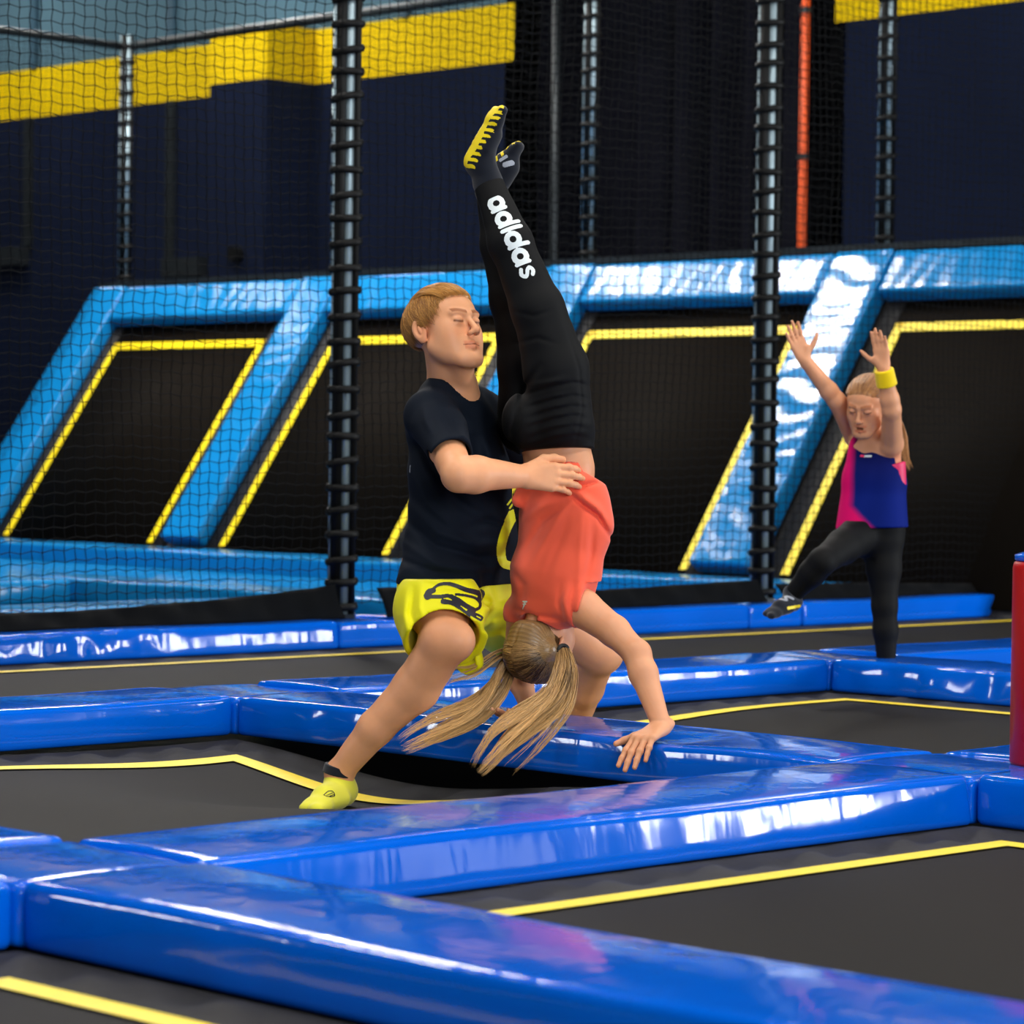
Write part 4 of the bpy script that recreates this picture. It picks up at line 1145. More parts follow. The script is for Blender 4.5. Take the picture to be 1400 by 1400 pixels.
    # ---- socks
    for nm, (hl, dirf, an, lb) in {'a': (heelR, f_, An, 'pale yellow ankle sock with a black cuff'), 'b': (heelL, fL, Al, None)}.items():
        k = Body(); L = .25
        foot(k, hl-dirf*.004-up*.002, hl+dirf*.256-up*.002, up, k=.02)
        k.cone(an+up*.02, hl+dirf*.05+up*.05, .0385, .040, .02)
        k.half(an+up*.018, up, .002)
        o, KV, KF = add_body('sock', k, .0035, FAB['sock_y'], root, org)
        if lb:
            o['label'] = lb
            c = Body(); tl = unit(up+view(.35, 0, -.1)*.6)
            c.cone(an+tl*.002, an+tl*.018, .0435, .0425, .002); c.half(an+tl*.022, tl, .001); c.half(an-tl*.002, -tl, .001)
            add_body('sock_cuff', c, .0028, FAB['sock_k'], root, org)
            sf = Frame(C(451, 1090, 7.8), view(1, 0, 0), view(-.05, .55, -.8), view(0, .8, .5))
            e = [(smooth_curve([(-.014, -.004), (-.004, .010), (.008, .013), (.013, .002), (.004, -.006), (-.006, -.008), (-.014, -.004)], 4), .0022),
                 ([(-.006, -.004), (.008, .008)], .002), ([(0, -.006), (.010, .003)], .002)]
            print_on('sock_print', (KV, KF), sf, (.034, .032), stroke_sdf(e), FAB['ink'], root, org, .0007)
    # ---- hair
    hb = Body()
    hb.ell(H.p(0, -.022, .030), np.array((.083, .106, .083)), H, .01)
    hb.ell(H.p(.004, .036, .078), np.array((.056, .040, .022)), H, .03)
    hb.half(H.p(0, .066, .060), H.d(0, .74, -.67), .010)
    hb.half(H.p(0, -.02, -.040), H.d(0, -.25, -1), .010)
    for sx in (1, -1):
        hb.ell(H.p(sx*.082, .006, -.004), (.020, .030, .036), None, .008, 's')
        pass
    hn = grad_noise(1, 31, 6)
    def groove(P):
        L = H.loc(P); a = np.arctan2(L[..., 0]-.02, L[..., 1]+.06); return .0006*np.sin(a*46+3*np.sin(L[..., 2]*40))
    hb.warp(groove)
    def htone(V):
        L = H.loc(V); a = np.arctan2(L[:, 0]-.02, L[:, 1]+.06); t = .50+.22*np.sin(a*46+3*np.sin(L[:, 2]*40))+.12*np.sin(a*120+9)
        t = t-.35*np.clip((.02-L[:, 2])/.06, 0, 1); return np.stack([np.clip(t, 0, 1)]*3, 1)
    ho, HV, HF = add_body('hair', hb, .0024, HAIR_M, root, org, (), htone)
    r_ = np.random.default_rng(3); n = 3600
    az = r_.uniform(-PI, PI, n); az = az[np.abs(az) > .75]; n = len(az)
    rootd = np.array([-.10, -.35, .90])+r_.normal(0, .22, (n, 3))
    side = np.clip((np.abs(az)-.75)/.5, 0, 1)
    tip = np.stack([np.sin(az), np.cos(az), np.where(np.abs(az) > 2.0, -.62, .26-.52*side)], 1)+r_.normal(0, .09, (n, 3))
    P = hair_paths(H, rootd, tip, (.085, .108, .085), .05, 14, .0010, 4)
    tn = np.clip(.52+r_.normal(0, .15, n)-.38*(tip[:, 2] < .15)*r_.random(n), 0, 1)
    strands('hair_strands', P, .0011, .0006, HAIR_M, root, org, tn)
    # the fringe, brushed over from the parting
    n = 2600; t_ = r_.random(n)
    rootd = np.stack([-.75+.55*t_+r_.normal(0, .07, n), -.55+.55*r_.random(n), np.full(n, .95)], 1)
    tip = np.stack([-.62+1.35*t_+r_.normal(0, .05, n), .92-.30*np.abs(t_-.45)+r_.normal(0, .04, n), .56+.10*t_+r_.normal(0, .05, n)], 1)
    P = hair_paths(H, rootd, tip, (.085, .108, .088), .12, 14, .0012, 6, endl=.34)
    strands('hair_strands', P, .0012, .0006, HAIR_M, root, org, np.clip(.66+r_.normal(0, .17, n), 0, 1))
    return root
build_man()
# ======== the girl in the handstand
def pigtail(parent, org, curve, wid, n, seed, mat, spread=1.0):
    r_ = np.random.default_rng(seed)
    cv = np.array(smooth_curve([tuple(p) for p in curve], 7)); k = len(cv); t = np.linspace(0, 1, k)
    T_ = np.gradient(cv, axis=0); T_ /= np.linalg.norm(T_, axis=1, keepdims=True)
    A = np.cross(T_, CF); A /= np.linalg.norm(A, axis=1, keepdims=True); B = np.cross(T_, A)
    w = np.interp(t, np.linspace(0, 1, len(wid)), wid)
    ang = r_.uniform(0, 2*PI, n); rr = np.sqrt(r_.random(n))
    u = np.cos(ang)*rr; v = np.sin(ang)*rr
    ends = r_.uniform(.50, 1.0, n)**.7
    tt = t[None, :]*ends[:, None]
    idx = tt*(k-1); i0 = np.clip(idx.astype(int), 0, k-2); fr_ = (idx-i0)[..., None]
    def smp(X): return X[i0]*(1-fr_)+X[i0+1]*fr_
    P0 = smp(cv); Ai = smp(A); Bi = smp(B); wi = smp(w[:, None])[..., 0]
    clump = np.round(ang/(2*PI)*7)/7*2*PI
    ph = r_.uniform(0, 6.3, (n, 1)); wav = (.08+.30*tt**2)*np.sin(tt*6+ph)+.08*np.sin(tt*13+ph*2)+.45*tt*np.sin(tt*5.5+clump[:, None]*2)
    c = np.clip(tt*1.2, 0, 1)*.78; uu = u[:, None]*(1-c)+np.cos(clump)[:, None]*(.9+.5*tt**2)*c; vv = v[:, None]*(1-c)+np.sin(clump)[:, None]*.8*c
    P = P0+Ai*(wi*(uu*spread+wav))[..., None]+Bi*(wi*(vv*.7+wav*.6))[..., None]
    tn = np.clip(r_.normal(.48, .15, n)[:, None]+.75*(tt-.30)+.12*np.cos(clump*3)[:, None], 0, 1)
    return strands('pigtail', P, .0013, .0005, mat, parent, org, tn)

def build_handstand():
    up = np.array([0, 0, 1.0])
    org = onz(800, 1000, T); root = tag(empty('person', org), 'girl doing a handstand in coral T-shirt and black leggings, pigtails hanging', 'person')
    l = view(.70, 0, -.70); bk_ = view(-.70, 0, -.70)
    H = frame(C(741, 884, 7.93), view(.66, -.12, .75), view(-.06, -1, .02), .93)
    Sl, El, Sr_, Er = C(797, 832, 7.84), C(870, 893, 7.70), C(716, 838, 8.03), C(706, 915, 8.06)
    Wl = C(905, 994, 7.60); Wr_ = C(724, 968, 7.99)
    b = Body(); head(b, H, True)
    b.cone(H.p(0, -.02, -.06), C(752, 835, 7.93), .043, .050, .015)
    b.chain([C(755, 800, 7.93), C(768, 720, 7.94), C(765, 640, 7.94), C(758, 600, 7.95)], [.085, .078, .073, .080], .03, flat=(l, 1.32))
    b.cone(C(765, 822, 7.9), Sl, .045, .047, .03); b.cone(C(740, 822, 7.97), Sr_, .045, .045, .03)
    b.chain([Sl, Sl*.45+El*.55+view(.006, .004, 0), El], [.050, .040, .0335], .015)
    b.ell(El+view(.010, .004, -.01), (.024, .024, .024), None, .015)
    b.chain([El, El*.72+Wl*.28, Wl], [.0355, .0365, .0235], .014)
    b.chain([Sr_, Er, Er*.7+Wr_*.3, Wr_], [.046, .034, .034, .0235], .014)
    def onx(px, py, X):
        d = C(px, py, 1.0)-np.array([0, 0, CAM_H]); return d*(X/d[0])+np.array([0, 0, CAM_H])
    kn = onx(882, 1013, 5.545)+up*.010; f = unit(kn-Wl)
    tl = hand(b, Wl, f, up+f*.15-np.array([.45, 0, 0]), 1, .93, curl=(.10, .14, .12, .10), spread=.12, thumb=(.95, .25, .1), lift=-.50)
    fr2 = unit(onz(684, 989, .128)-Wr_)
    tr = hand(b, Wr_, fr2, up, -1, .93, curl=(-.12, -.12, -.12, -.12), spread=.12, thumb=(.8, .3, .1), lift=.35)
    # legs inside the leggings
    hl, kl, al = C(766, 575, 7.88), C(735, 422, 7.85), C(667, 250, 7.92)
    hr, kr, ar = C(722, 582, 8.05), C(700, 410, 8.06), C(670, 262, 8.05)
    b.ell(C(757, 590, 7.95), (.085, .085, .085), None, .03)
    b.chain([hl, kl, al], [.070, .050, .032], .02); b.chain([hr, kr, ar], [.066, .048, .032], .02)
    hc = (Wl+tl[1][3])/2
    fine = [(hc-.11, hc+.11, .0022)]
    fine = [(hc-np.array([.12, .12, .085]), hc+np.array([.12, .12, .075]), .0022), (H.o-.13, H.o+np.array([.13, .13, .10]), .0026)]
    if fine[1][0][2] < fine[0][1][2]: fine[1][0][2] = fine[0][1][2]
    def tone(V):
        T_ = np.ones((len(V), 3)); T_ = head_tone(V, H, T_)
        for tp in tl:
            m_ = np.exp(-(np.linalg.norm(V-tp[3], axis=1)/.011)**2)[:, None]*.6; T_[:] = T_*(1-m_)+T_*np.array((1.0, .82, .76))*m_
            for q in (tp[1], tp[2]):
                m_ = np.exp(-(np.linalg.norm(V-q, axis=1)/.008)**2)[:, None]*.35; T_[:] = T_*(1-m_)+T_*np.array((1.0, .80, .74))*m_
        return T_
    add_body('body', b, .0048, SKIN2, root, org, fine, tone)
    # ---- leggings
    g = Body()
    g.ell(C(756, 592, 7.95), np.array((.122, .092, .085)), Frame((0, 0, 0), l, bk_, up), .02)
    g.cone(C(757, 600, 7.95), C(763, 622, 7.94), .086, .083, .03, flat=(l, 1.28))
    g.ell(C(722, 575, 7.88), (.070, .070, .080), None, .04)
    g.chain([hl, C(760, 505, 7.86), kl, C(698, 332, 7.87), al], [.088, .084, .068, .056, .0375], .022)
    g.chain([hr, C(716, 500, 8.04), kr, C(684, 335, 8.05), ar], [.084, .068, .057, .052, .0375], .022)
    w1 = grad_noise(16, 41); w2 = grad_noise((14, 14, 50), 42)
    g.warp(lambda P: .0012*w1(P)+.0009*w2(P))
    for k_, y0 in enumerate((528, 546, 560, 573, 587, 600)):
        g.crease([(716+k_*2, y0+12), (748, y0+2), (782, y0-6), (806, y0)], 3.2, -.0045*(1-.1*k_)); g.crease([(722, y0+6), (760, y0-5), (796, y0-9)], 2.6, .003)
    for pts, w, a in (([(704, 620), (700, 590), (708, 556), (718, 530), (738, 500)], 5, -.010), ([(722, 527), (750, 522), (776, 516)], 3, .004), ([(786, 610), (796, 560), (792, 505), (772, 440)], 2, -.003),
                      ([(704, 470), (735, 462), (762, 470)], 3, -.003), ([(700, 425), (730, 432), (756, 424)], 3, -.003)): g.crease(pts, w, a)
    g.half(C(762, 617, 7.95), view(.10, -1, 0)+bk_*.10, .003); g.half(al+(al-kl)*.02, al-kl, .003, (al, .07)); g.half(ar+(ar-kr)*.02, ar-kr, .003, (ar, .07))
    go, GV, GF = add_body('leggings', g, .0042, FAB['leggings'], root, org)
    # wordmark on the calf: built of rings and bars, running down the leg
    ax = unit(C(722, 380, 7.8)-C(680, 285, 7.84)); out = unit(view(.05, .0, -1)); out = unit(out-ax*(out@ax))
    fr = Frame(C(702, 331, 7.83), ax, out, np.cross(ax, out), 1)
    if fr.R[2]@view(1, .3, 0) < 0: fr.R[2] = -fr.R[2]
    # text runs along ax; its top side points to the right
    sw = .0142; R0 = .0205
    def ring(cx): return (smooth_curve([(cx+R0*math.cos(a)*.78, R0*math.sin(a)*.80) for a in np.arange(10)*2*PI/10], 2, True), sw)
    S = []; x = -.130
    adv = dict(a=.0500, d=.0500, i=.0165, s=.0400)
    for ch in 'adidas':
        if ch in 'ad': S.append(ring(x+.014)); S.append(([(x+.0325, -.0175), (x+.0325, .0175 if ch == 'a' else .034)], .0110))
        elif ch == 'i': S.append(([(x-.000, -.0175), (x-.000, .034)], .0110))
        else: S.append((smooth_curve([(x+.020, .0115), (x+.010, .0165), (x+.000, .011), (x+.004, .0035), (x+.014, -.0015), (x+.020, -.0085), (x+.011, -.0165), (x-.002, -.0125)], 5), .0100))
        x += adv[ch]-(.0015 if ch == 'd' else 0)
    print_on('calf_print', (GV, GF), fr, (.27, .085), stroke_sdf(S), FAB['inkwhite'], root, org, .0011, .0012)
    # ---- socked feet
    for i, (an, hl_, toe, D_) in enumerate(((al, C(632, 227, 7.90), C(680, 146, 7.86), 0), (ar, C(672, 226, 8.06), C(708, 196, 8.0), 0))):
        k = Body()
        if i == 0: upv = view(.80, -.4, .50)
        else: upv = view(.25, -1, -.2)
        fd = unit(toe-hl_); toe = hl_+fd*(.205 if i == 0 else .125)
        f_, u_, l_ = foot(k, hl_, toe, upv, k=.02)
        k.cone(hl_+f_*.045+u_*.035, an, .033, .0385, .02); k.cone(an, an+(kl-al)*.10, .0385, .041, .01)
        k.half(an+(kl-al)*.035, kl-al, .003)
        o, KV, KF = add_body('sock', k, .0034, FAB['sock_k'], root, org)
        sole = Frame((hl_+toe)/2+u_*.01, f_, -u_, np.cross(f_, -u_))
        st = []
        for q in np.linspace(-.092, .088, 11 if i == 0 else 9):
            st.append((smooth_curve([(q-.004, -.030), (q+.005, -.012), (q-.004, .008), (q+.006, .030)], 4), .0085))
        st.append((smooth_curve([(-.095, -.004), (-.03, .006), (.03, -.004), (.092, .002)], 4), .032))
        print_on('sole_grip', (KV, KF), sole, (.20, .07), stroke_sdf(st), FAB['grip'], root, org, .0014, .0015)
        if i == 1:
            sd = Frame(hl_+f_*.055+u_*.03, f_, view(-.2, .1, -1), np.cross(f_, view(-.2, .1, -1)))
            print_on('sock_print', (KV, KF), sd, (.05, .05), stroke_sdf([([(-.012, .006), (.010, .010)], .014), ([(-.016, -.012), (.004, -.012)], .010)]), FAB['inkgrey'], root, org, .0012)
    # ---- coral T-shirt
    s = Body()
    s.chain([C(766, 655, 7.94), C(772, 690, 7.94), C(774, 720, 7.94), C(759, 785, 7.93), C(752, 822, 7.93)], [.092, .096, .099, .098, .080], .03, flat=(l, 1.34))
    s.cone(C(768, 815, 7.90), C(795, 828, 7.84), .062, .062, .03); s.cone(C(738, 815, 7.97), C(716, 838, 8.02), .058, .056, .03)
    s.cone(C(752, 822, 7.93), C(748, 850, 7.92), .062, .058, .03)
    # turned-up cloth at the waist and the bunch held by the hand
    s.cone(C(800, 664, 7.88), C(818, 712, 7.88), .046, .034, .02)
    s.chain([C(722, 668, 7.92), C(710, 684, 7.92)], [.030, .020], .012)
    for pts, w, a in (([(772, 690), (742, 712), (718, 752)], 5, -.009), ([(766, 684), (738, 694), (716, 712)], 5, .008), ([(780, 700), (764, 745), (744, 795)], 6, -.006),
                      ([(774, 694), (752, 728), (728, 770)], 5, .007), ([(796, 704), (793, 750), (790, 805)], 5, .006), ([(812, 715), (808, 760), (800, 800)], 5, -.007), ([(804, 708), (801, 755), (796, 790)], 4, .004),
                      ([(776, 672), (796, 690), (818, 706), (834, 734)], 3.5, -.018), ([(770, 664), (792, 676), (816, 694), (834, 722)], 6, .012),
                      ([(776, 668), (800, 663), (824, 658)], 3, -.012), ([(772, 632), (790, 648), (800, 660)], 8, .010), ([(776, 640), (778, 655), (774, 668)], 3, -.008),
                      ([(786, 800), (780, 828), (784, 850)], 5, -.009), ([(778, 795), (772, 822), (776, 846)], 5, .006), ([(766, 800), (764, 825), (770, 845)], 4, -.005),
                      ([(704, 832), (730, 841), (764, 846)], 3, -.006), ([(704, 840), (730, 848), (764, 852)], 3, .004), ([(700, 780), (716, 800), (712, 830)], 5, -.005)): s.crease(pts, w, a)
    # openings
    s.half(C(760, 628, 7.95), view(-.10, 1, 0)+bk_*.1, .004); s.half(C(792, 642, 7.9), view(.55, 1, 0), .006, (C(812, 630, 7.9), .05)); s.half(C(742, 632, 7.9), view(-.75, 1, 0), .006)
    s.ell(H.p(0, -.01, .0), np.array((.078, .096, .100)), H, .006, 's')
    s.cone(C(757, 850, 7.93), C(762, 870, 7.93), .055, .06, .004, mode='s')
    dl = unit(El-Sl); s.half(Sl+dl*.008, unit(dl*.35+view(.95, .05, -.15)), .004, (Sl+dl*.07, .085))
    s.cone(Sl+dl*.0, Sl+dl*.1, .049, .050, .006, mode='s')
    s.half(C(718, 852, 8.03), view(-.1, -1, 0), .004, (C(712, 870, 8.03), .06))
    s.cone(C(766, 642, 7.94), C(764, 600, 7.94), .079, .084, .006, flat=(l, 1.32), mode='s')
    so, SV, SF = add_body('tshirt', s, .0042, FAB['tee'], root, org)
    lf = Frame(C(713, 828, 7.86), view(1, 0, 0), view(-.3, 0, -1), view(0, 1, 0))
    print_on('small_print', (SV, SF), lf, (.03, .04), stroke_sdf([([(-.006, .010), (.010, .010)], .0035), ([(-.005, .003), (.005, .004)], .004), ([(-.008, -.010), (-.001, .000)], (.002, .005)), ([(.002, .008), (-.002, -.002)], .004)]), FAB['inkwhite'], root, org, .0009)
    # ---- hair
    hb = Body(); sc = H.s
    hb.ell(H.p(0, -.022, .027), np.array((.082, .104, .079))*sc, H, .01); hb.ell(H.p(0, -.05, -.02), np.array((.066, .066, .062))*sc, H, .02)
    hb.half(H.p(0, .055, .060), H.d(0, .80, -.60), .008, None); hb.half(H.p(0, -.02, -.075), H.d(0, -.1, -1), .01)
    for sx in (1, -1): hb.ell(H.p(sx*.088, .004, -.010), np.array((.020, .030, .040))*sc, None, .006, 's')
    for sx in (1, -1): hb.ell(H.p(sx*.066, -.050, .010), np.array((.026, .030, .030))*sc, H, .015)
    hb.ridge([H.p(0, .06, .112), H.p(0, -.05, .120), H.p(0, -.115, .06), H.p(0, -.12, -.02), H.p(0, -.10, -.07)], .004, -.003)
    def groove(P):
        L = H.loc(P); sx = np.abs(L[..., 0]); a = np.arctan2(L[..., 2]-.01, -(L[..., 1]+.04)+.0*sx)
        return .0005*np.sin(a*40+sx*30)
    hb.warp(groove)
    def ht(V):
        L = H.loc(V); sx = np.abs(L[:, 0]); a = np.arctan2(L[:, 2]-.01, -(L[:, 1]+.04)); t = .30+.06*np.sin(a*40+sx*30)+.05*np.sin(a*97+sx*60)
        return np.stack([np.clip(t, 0, 1)]*3, 1)
    add_body('hair', hb, .0026, HAIR_G, root, org, (), ht)
    # combed strands from the parting to each tie
    r_ = np.random.default_rng(9)
    tieL, tieR = C(770, 889, 7.80), C(703, 890, 7.97)
    for tie, sx in ((tieL, 1), (tieR, -1)):
        n = 1500; a = r_.uniform(-1.9, 3.1, n)
        roots = np.stack([np.full(n, .02*sx), -np.cos(a-.55)*1.0, np.sin(a-.55)*1.0+.1], 1)
        tl_ = H.loc(tie[None])[0]-np.array([0, -.018, .026]); tips = np.repeat(unit(tl_)[None], n, 0)+r_.normal(0, .05, (n, 3))
        P = hair_paths(H, roots, tips, (.084, .106, .080), .03, 12, .0008, int(5+sx))
        strands('hair_strands', P, .0010, .0007, HAIR_G, root, org, np.clip(r_.normal(.26, .17, n)+.25*np.cos(a*2.2), 0, 1))
        tb = MB(); dv = tie-H.o; dv = unit(dv)
        pts = [tie-org+(A_*math.cos(t_)+B_*math.sin(t_))*.013 for t_ in np.linspace(0, 2*PI, 15) for A_, B_ in ((unit(np.cross(dv, up)), unit(np.cross(dv, np.cross(dv, up)))),)]
        tb.tube(pts, .006, 6, cap=False).build('hair_tie', FAB['tie'], root, True)
    pigtail(root, org, [tieR, C(694, 908, 7.96), C(676, 944, 7.90), C(648, 974, 7.84), C(598, 998, 7.78), C(548, 1022, 7.74)], [.012, .022, .028, .031, .028, .014], 560, 61, HAIR_G)
    pigtail(root, org, [tieL, C(770, 918, 7.74), C(758, 952, 7.70), C(726, 982, 7.66), (C(688, 1014, 7.62)), C(652, 1056, 7.60)], [.012, .028, .036, .034, .030, .012], 620, 62, HAIR_G)
    pigtail(root, org, [tieL, C(778, 920, 7.74), C(772, 960, 7.70), C(752, 990, 7.68), C(725, 1018, 7.66), C(690, 1050, 7.65)], [.010, .014, .014, .016, .018, .016], 70, 63, HAIR_G, 1.6)
    pigtail(root, org, [tieR, C(680, 895, 7.94), C(650, 915, 7.90), C(625, 922, 7.86), C(600, 930, 7.84)], [.008, .008, .010, .012, .012], 26, 64, HAIR_G, 1.5)
build_handstand()

# ======== the smaller girl on the far mat
def build_far_girl():
    up = np.array([0, 0, 1.0])
    D0 = 10.7; org = onz(1212, 940, -.04)
    root = tag(empty('person', org), 'small girl in blue and pink tank top with both arms raised, one leg lifted', 'person')
    fT = unit(view(-.42, 0, -.90)); lT = unit(view(.90, 0, -.42))
    H = frame(C(1186, 553, 10.62), view(-.45, -.38, -.80), view(-.04, 1, -.30), .90)
    Sl, El, Wl = C(1219, 607, 10.62), C(1219, 560, 10.47), C(1208, 503, 10.42)
    Sr_, Er, Wr_ = C(1170, 596, 10.78), C(1144, 548, 10.66), C(1100, 492, 10.60)
    Hl, Kl, Al = C(1208, 728, 10.70), C(1209, 828, 10.66), onz(1212, 925, .06)
    Hr, Kr, Ar = C(1180, 728, 10.68), C(1124, 768, 10.42), C(1084, 812, 10.48)
    b = Body(); head(b, H, True, mouth_open=.75)
    b.cone(H.p(0, -.02, -.055), C(1194, 600, 10.70), .041, .046, .015)
    b.chain([C(1196, 612, 10.70), C(1198, 660, 10.70), C(1197, 720, 10.70)], [.072, .066, .074], .03, flat=(lT, 1.35))
    b.cone(C(1204, 604, 10.68), Sl, .042, .042, .03); b.cone(C(1186, 600, 10.74), Sr_, .042, .040, .03)
    b.chain([Sl, El, El*.75+Wl*.25, Wl], [.041, .033, .033, .022], .012)
    b.chain([Sr_, Er, Er*.75+Wr_*.25, Wr_], [.041, .032, .032, .022], .012)
    hand(b, Wl, view(-.16, 1, -.12), view(.35, .1, .9), 1, .74, curl=(.12, .1, .12, .2), spread=.03, thumb=(.9, .2, .1))
    hand(b, Wr_, view(-.42, 1, -.1), view(-.2, .1, .95), -1, .76, curl=(.10, .08, .1, .15), spread=.07, thumb=(1.0, .2, .1))
    b.chain([Hl, Kl, Al], [.064, .038, .026], .02); b.chain([Hr, Kr, Ar], [.062, .038, .026], .02)
    def tone(V):
        T_ = np.ones((len(V), 3)); return head_tone(V, H, T_, brow=(.66, .50, .38), mo=.75)
    lo_ = H.o-.125; hi_ = H.o+np.array([.125, .125, .12])
    add_body('body', b, .005, SKIN2, root, org, [(lo_, hi_, .0026)], tone)
    g = Body()
    g.chain([C(1197, 712, 10.70), C(1194, 735, 10.70)], [.078, .080], .02, flat=(lT, 1.38))
    g.chain([Hl, Hl*.5+Kl*.5, Kl, Kl*.65+Al*.35, Al+up*.0], [.078, .062, .046, .044, .031], .02)
    g.chain([Hr, Hr*.5+Kr*.5, Kr, Kr*.65+Ar*.35, Ar], [.076, .060, .046, .044, .032], .02)
    w1 = grad_noise(18, 71); g.warp(lambda P: .0018*w1(P))
    g.half(C(1197, 712, 10.7), up, .003)
    add_body('leggings', g, .005, FAB['leggings'], root, org)
    s = Body()
    s.chain([C(1196, 612, 10.70), C(1196, 655, 10.70), C(1193, 722, 10.69)], [.070, .082, .097], .03, flat=(lT, 1.38))
    s.cone(C(1183, 597, 10.69), C(1182, 625, 10.71), .026, .042, .03); s.cone(C(1209, 598, 10.67), C(1206, 625, 10.69), .026, .042, .03)
    w2 = grad_noise((22, 22, 8), 72); s.warp(lambda P: .003*w2(P))
    s.half(C(1194, 722, 10.7), view(.03, -1, -.0), .003)
    s.cone(C(1190, 575, 10.64), C(1192, 601, 10.62), .048, .040, .003, mode='s')
    s.cone(C(1231, 580, 10.66), C(1233, 648, 10.66), .050, .040, .003, mode='s'); s.cone(C(1160, 570, 10.82), C(1160, 640, 10.86), .05, .04, .003, mode='s')
    s.cone(C(1195, 700, 10.69), C(1193, 730, 10.69), .080, .088, .003, flat=(lT, 1.34), mode='s')
    n = NT('tank_top_fabric'); vc = n.n('VertexColor'); vc.layer_name = 'tone'; n.l(vc.outputs['Color'], n.b.inputs['Base Color']); n.set(Roughness=.75); n.b.inputs['Specular IOR Level'].default_value = .12
    blue = np.array(lin(0, 26, 112)); pink = np.array(lin(220, 8, 104)); dark = np.array(lin(2, 4, 66))
    def stone(V):
        P = V-np.array([0, 0, CAM_H]); D = P@CF; px = 700+FPX*(P@CR)/D; py = 700-FPX*(P@CU)/D
        c = (V-C(1194, 660, 10.7)); lx = c@lT; z = c[:, 2]; gz = grad_noise(14, 73)(V)*.006
        m_ = np.clip((-.048-lx+gz+.35*np.clip(-.085-z, 0, 1))/.03+.3, 0, 1)[:, None]
        m_ = np.maximum(m_, np.clip((-.118-z-lx*.9)/.03, 0, 1)[:, None])
        k = np.clip((z+.05)/.2, 0, 1)[:, None]
        return (blue*(1-k)+dark*k)*(1-m_)+pink*m_
    so, SV, SF = add_body('tank_top', s, .0046, n.m, root, org, (), stone)
    pk = Body()                                    # pink top showing at the armhole
    pk.chain([C(1219, 628, 10.66), C(1224, 668, 10.67)], [.050, .040], .01)
    pk.half(C(1223, 634, 10.66), view(-.25, 1, 0), .002); add_body('inner_top', pk, .005, FAB['inkpink'], root, org)
    lf = Frame(C(1181, 623, 10.55), view(.95, 0, -.2), view(-.2, 0, -1), view(0, 1, 0))
    print_on('chest_print', (SV, SF), lf, (.06, .02), stroke_sdf([([(-.004, 0), (.018, 0)], .008)]), FAB['inkwhite'], root, org, .0018)
    print_on('chest_print', (SV, SF), lf, (.06, .02), stroke_sdf([([(-.018, .001), (-.008, .001)], .007)]), FAB['inkpink'], root, org, .0018)
    wb = Body(); dw = unit(El-Wl); wb.cone(Wl+dw*.012, Wl+dw*.062, .0345, .0370, .002); wb.half(Wl+dw*.066, dw, .002); wb.half(Wl+dw*.006, -dw, .002)
    o, _, _ = add_body('wristband', wb, .0035, FAB['wrist'], root, org); o['label'] = 'wide yellow towelling wristband'
    for (an, hl_, toe, upv) in ((Ar, C(1090, 832, 10.50), C(1048, 846, 10.36), view(-.15, 1, -.45)), (Al, Al+view(.02, -.06, .03), Al+view(-.06, -.075, -.15), up)):
        k = Body(); fd = unit(toe-hl_); toe = hl_+fd*.20
        f_, u_, l_ = foot(k, hl_, toe, upv, k=.015); k.cone(hl_+f_*.04+u_*.035, an, .031, .036, .015)
        k.half(an+(Kr-Ar)*.05, (Kr-Ar) if upv is not up else up, .002)
        o, KV, KF = add_body('sock', k, .004, FAB['sock_k'], root, org)
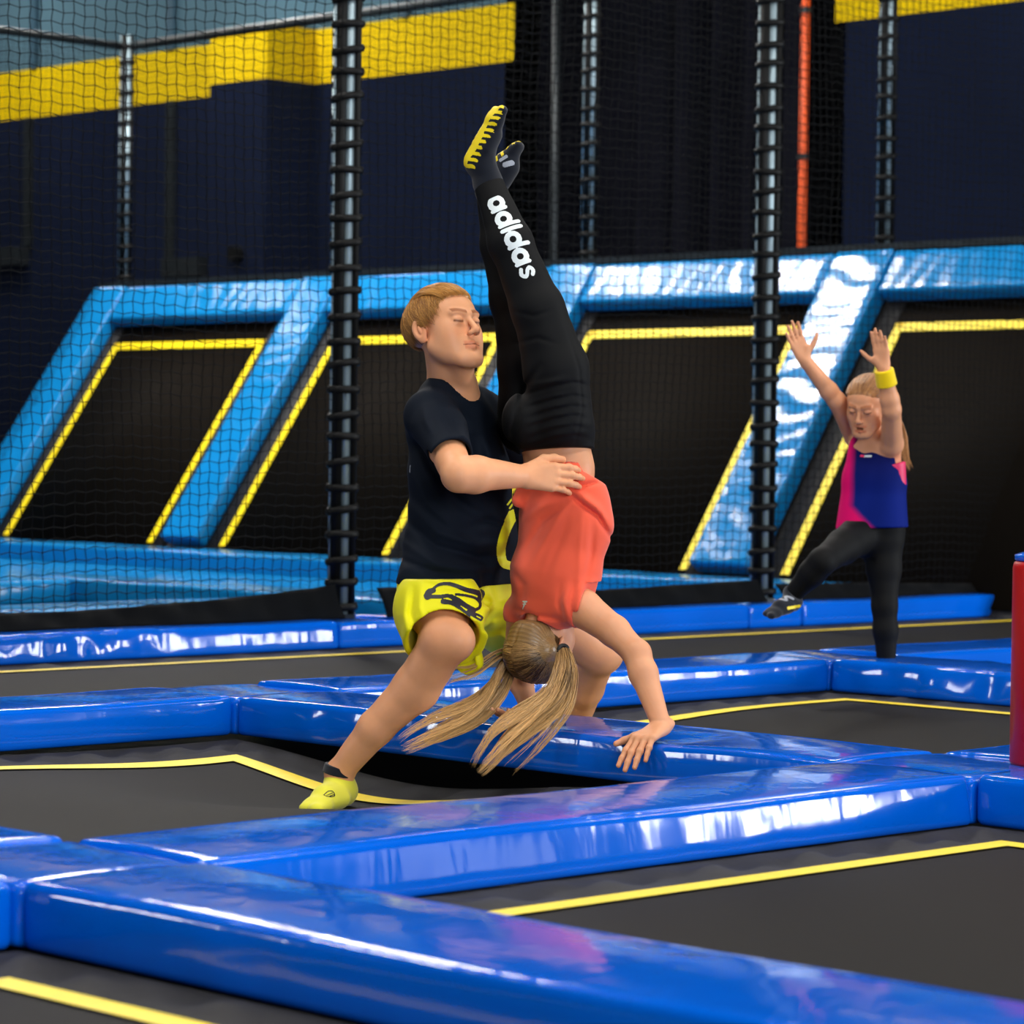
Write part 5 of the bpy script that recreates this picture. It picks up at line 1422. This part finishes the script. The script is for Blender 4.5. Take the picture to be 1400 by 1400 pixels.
        if upv is not up:
            sf = Frame(hl_+f_*.07+u_*.04, f_, unit(u_*.4+view(-.1, .2, -1)), np.cross(f_, unit(u_*.4+view(-.1, .2, -1))))
            print_on('sock_print', (KV, KF), sf, (.09, .07), stroke_sdf([(smooth_curve([(-.025, -.012), (-.008, .010), (.008, -.006), (.025, .010)], 5), .012)]), FAB['inkgrey'], root, org, .0016)
            sole = Frame(hl_+f_*.035, f_, -u_, np.cross(f_, -u_))
            print_on('sole_grip', (KV, KF), sole, (.09, .06), stroke_sdf([([(-.03, 0), (.035, 0)], .03)]), FAB['grip'], root, org, .0018, .0015)
            print_on('heel_stripe', (KV, KF), Frame(hl_+f_*.03+u_*.014, f_, view(0, 0, -1), np.cross(f_, view(0, 0, -1))), (.09, .03), stroke_sdf([([(-.035, -.004), (.035, .002)], .010)]), FAB['grip'], root, org, .0016, .0015)
    hb = Body(); sc = H.s
    hb.ell(H.p(0, -.022, .027), np.array((.082, .104, .079))*sc, H, .01)
    hb.ell(H.p(0, .036, .060), np.array((.060, .040, .030))*sc, H, .02); hb.half(H.p(0, .074, .062), H.d(0, .80, -.60), .006); hb.half(H.p(0, -.02, -.05), H.d(0, -.2, -1), .01)
    for sx in (1, -1): hb.ell(H.p(sx*.088, .006, -.012), np.array((.020, .030, .036))*sc, None, .006, 's')
    def gr(P): L = H.loc(P); return .0005*np.sin(L[..., 0]*420+L[..., 2]*60)
    hb.warp(gr)
    def ht(V): L = H.loc(V); t = .42+.08*np.sin(L[:, 0]*420+L[:, 2]*60)+.08*np.sin(L[:, 0]*190); return np.stack([np.clip(t, 0, 1)]*3, 1)
    add_body('hair', hb, .0032, HAIR_S, root, org, (), ht)
    r_ = np.random.default_rng(12); n = 900; x = r_.uniform(-1, 1, n)
    rd = np.stack([x*.95, .86-.55*x**2+r_.normal(0, .03, n), .60-.35*x**2+r_.normal(0, .05, n)], 1)
    td = np.stack([r_.normal(0, .10, n)+x*.1, np.full(n, -1.0), .1+r_.normal(0, .12, n)], 1)
    strands('hair_strands', hair_paths(H, rd, td, (.084, .108, .086), .05, 12, .0010, 8), .0014, .0012, HAIR_S, root, org, np.clip(r_.normal(.45, .2, n), 0, 1))
    pigtail(root, org, [H.p(0, -.11, .02), H.p(0, -.135, .0), C(1226, 590, 10.80), C(1232, 620, 10.80), C(1240, 645, 10.78)], [.014, .022, .026, .026, .016], 260, 81, HAIR_S)
build_far_girl()
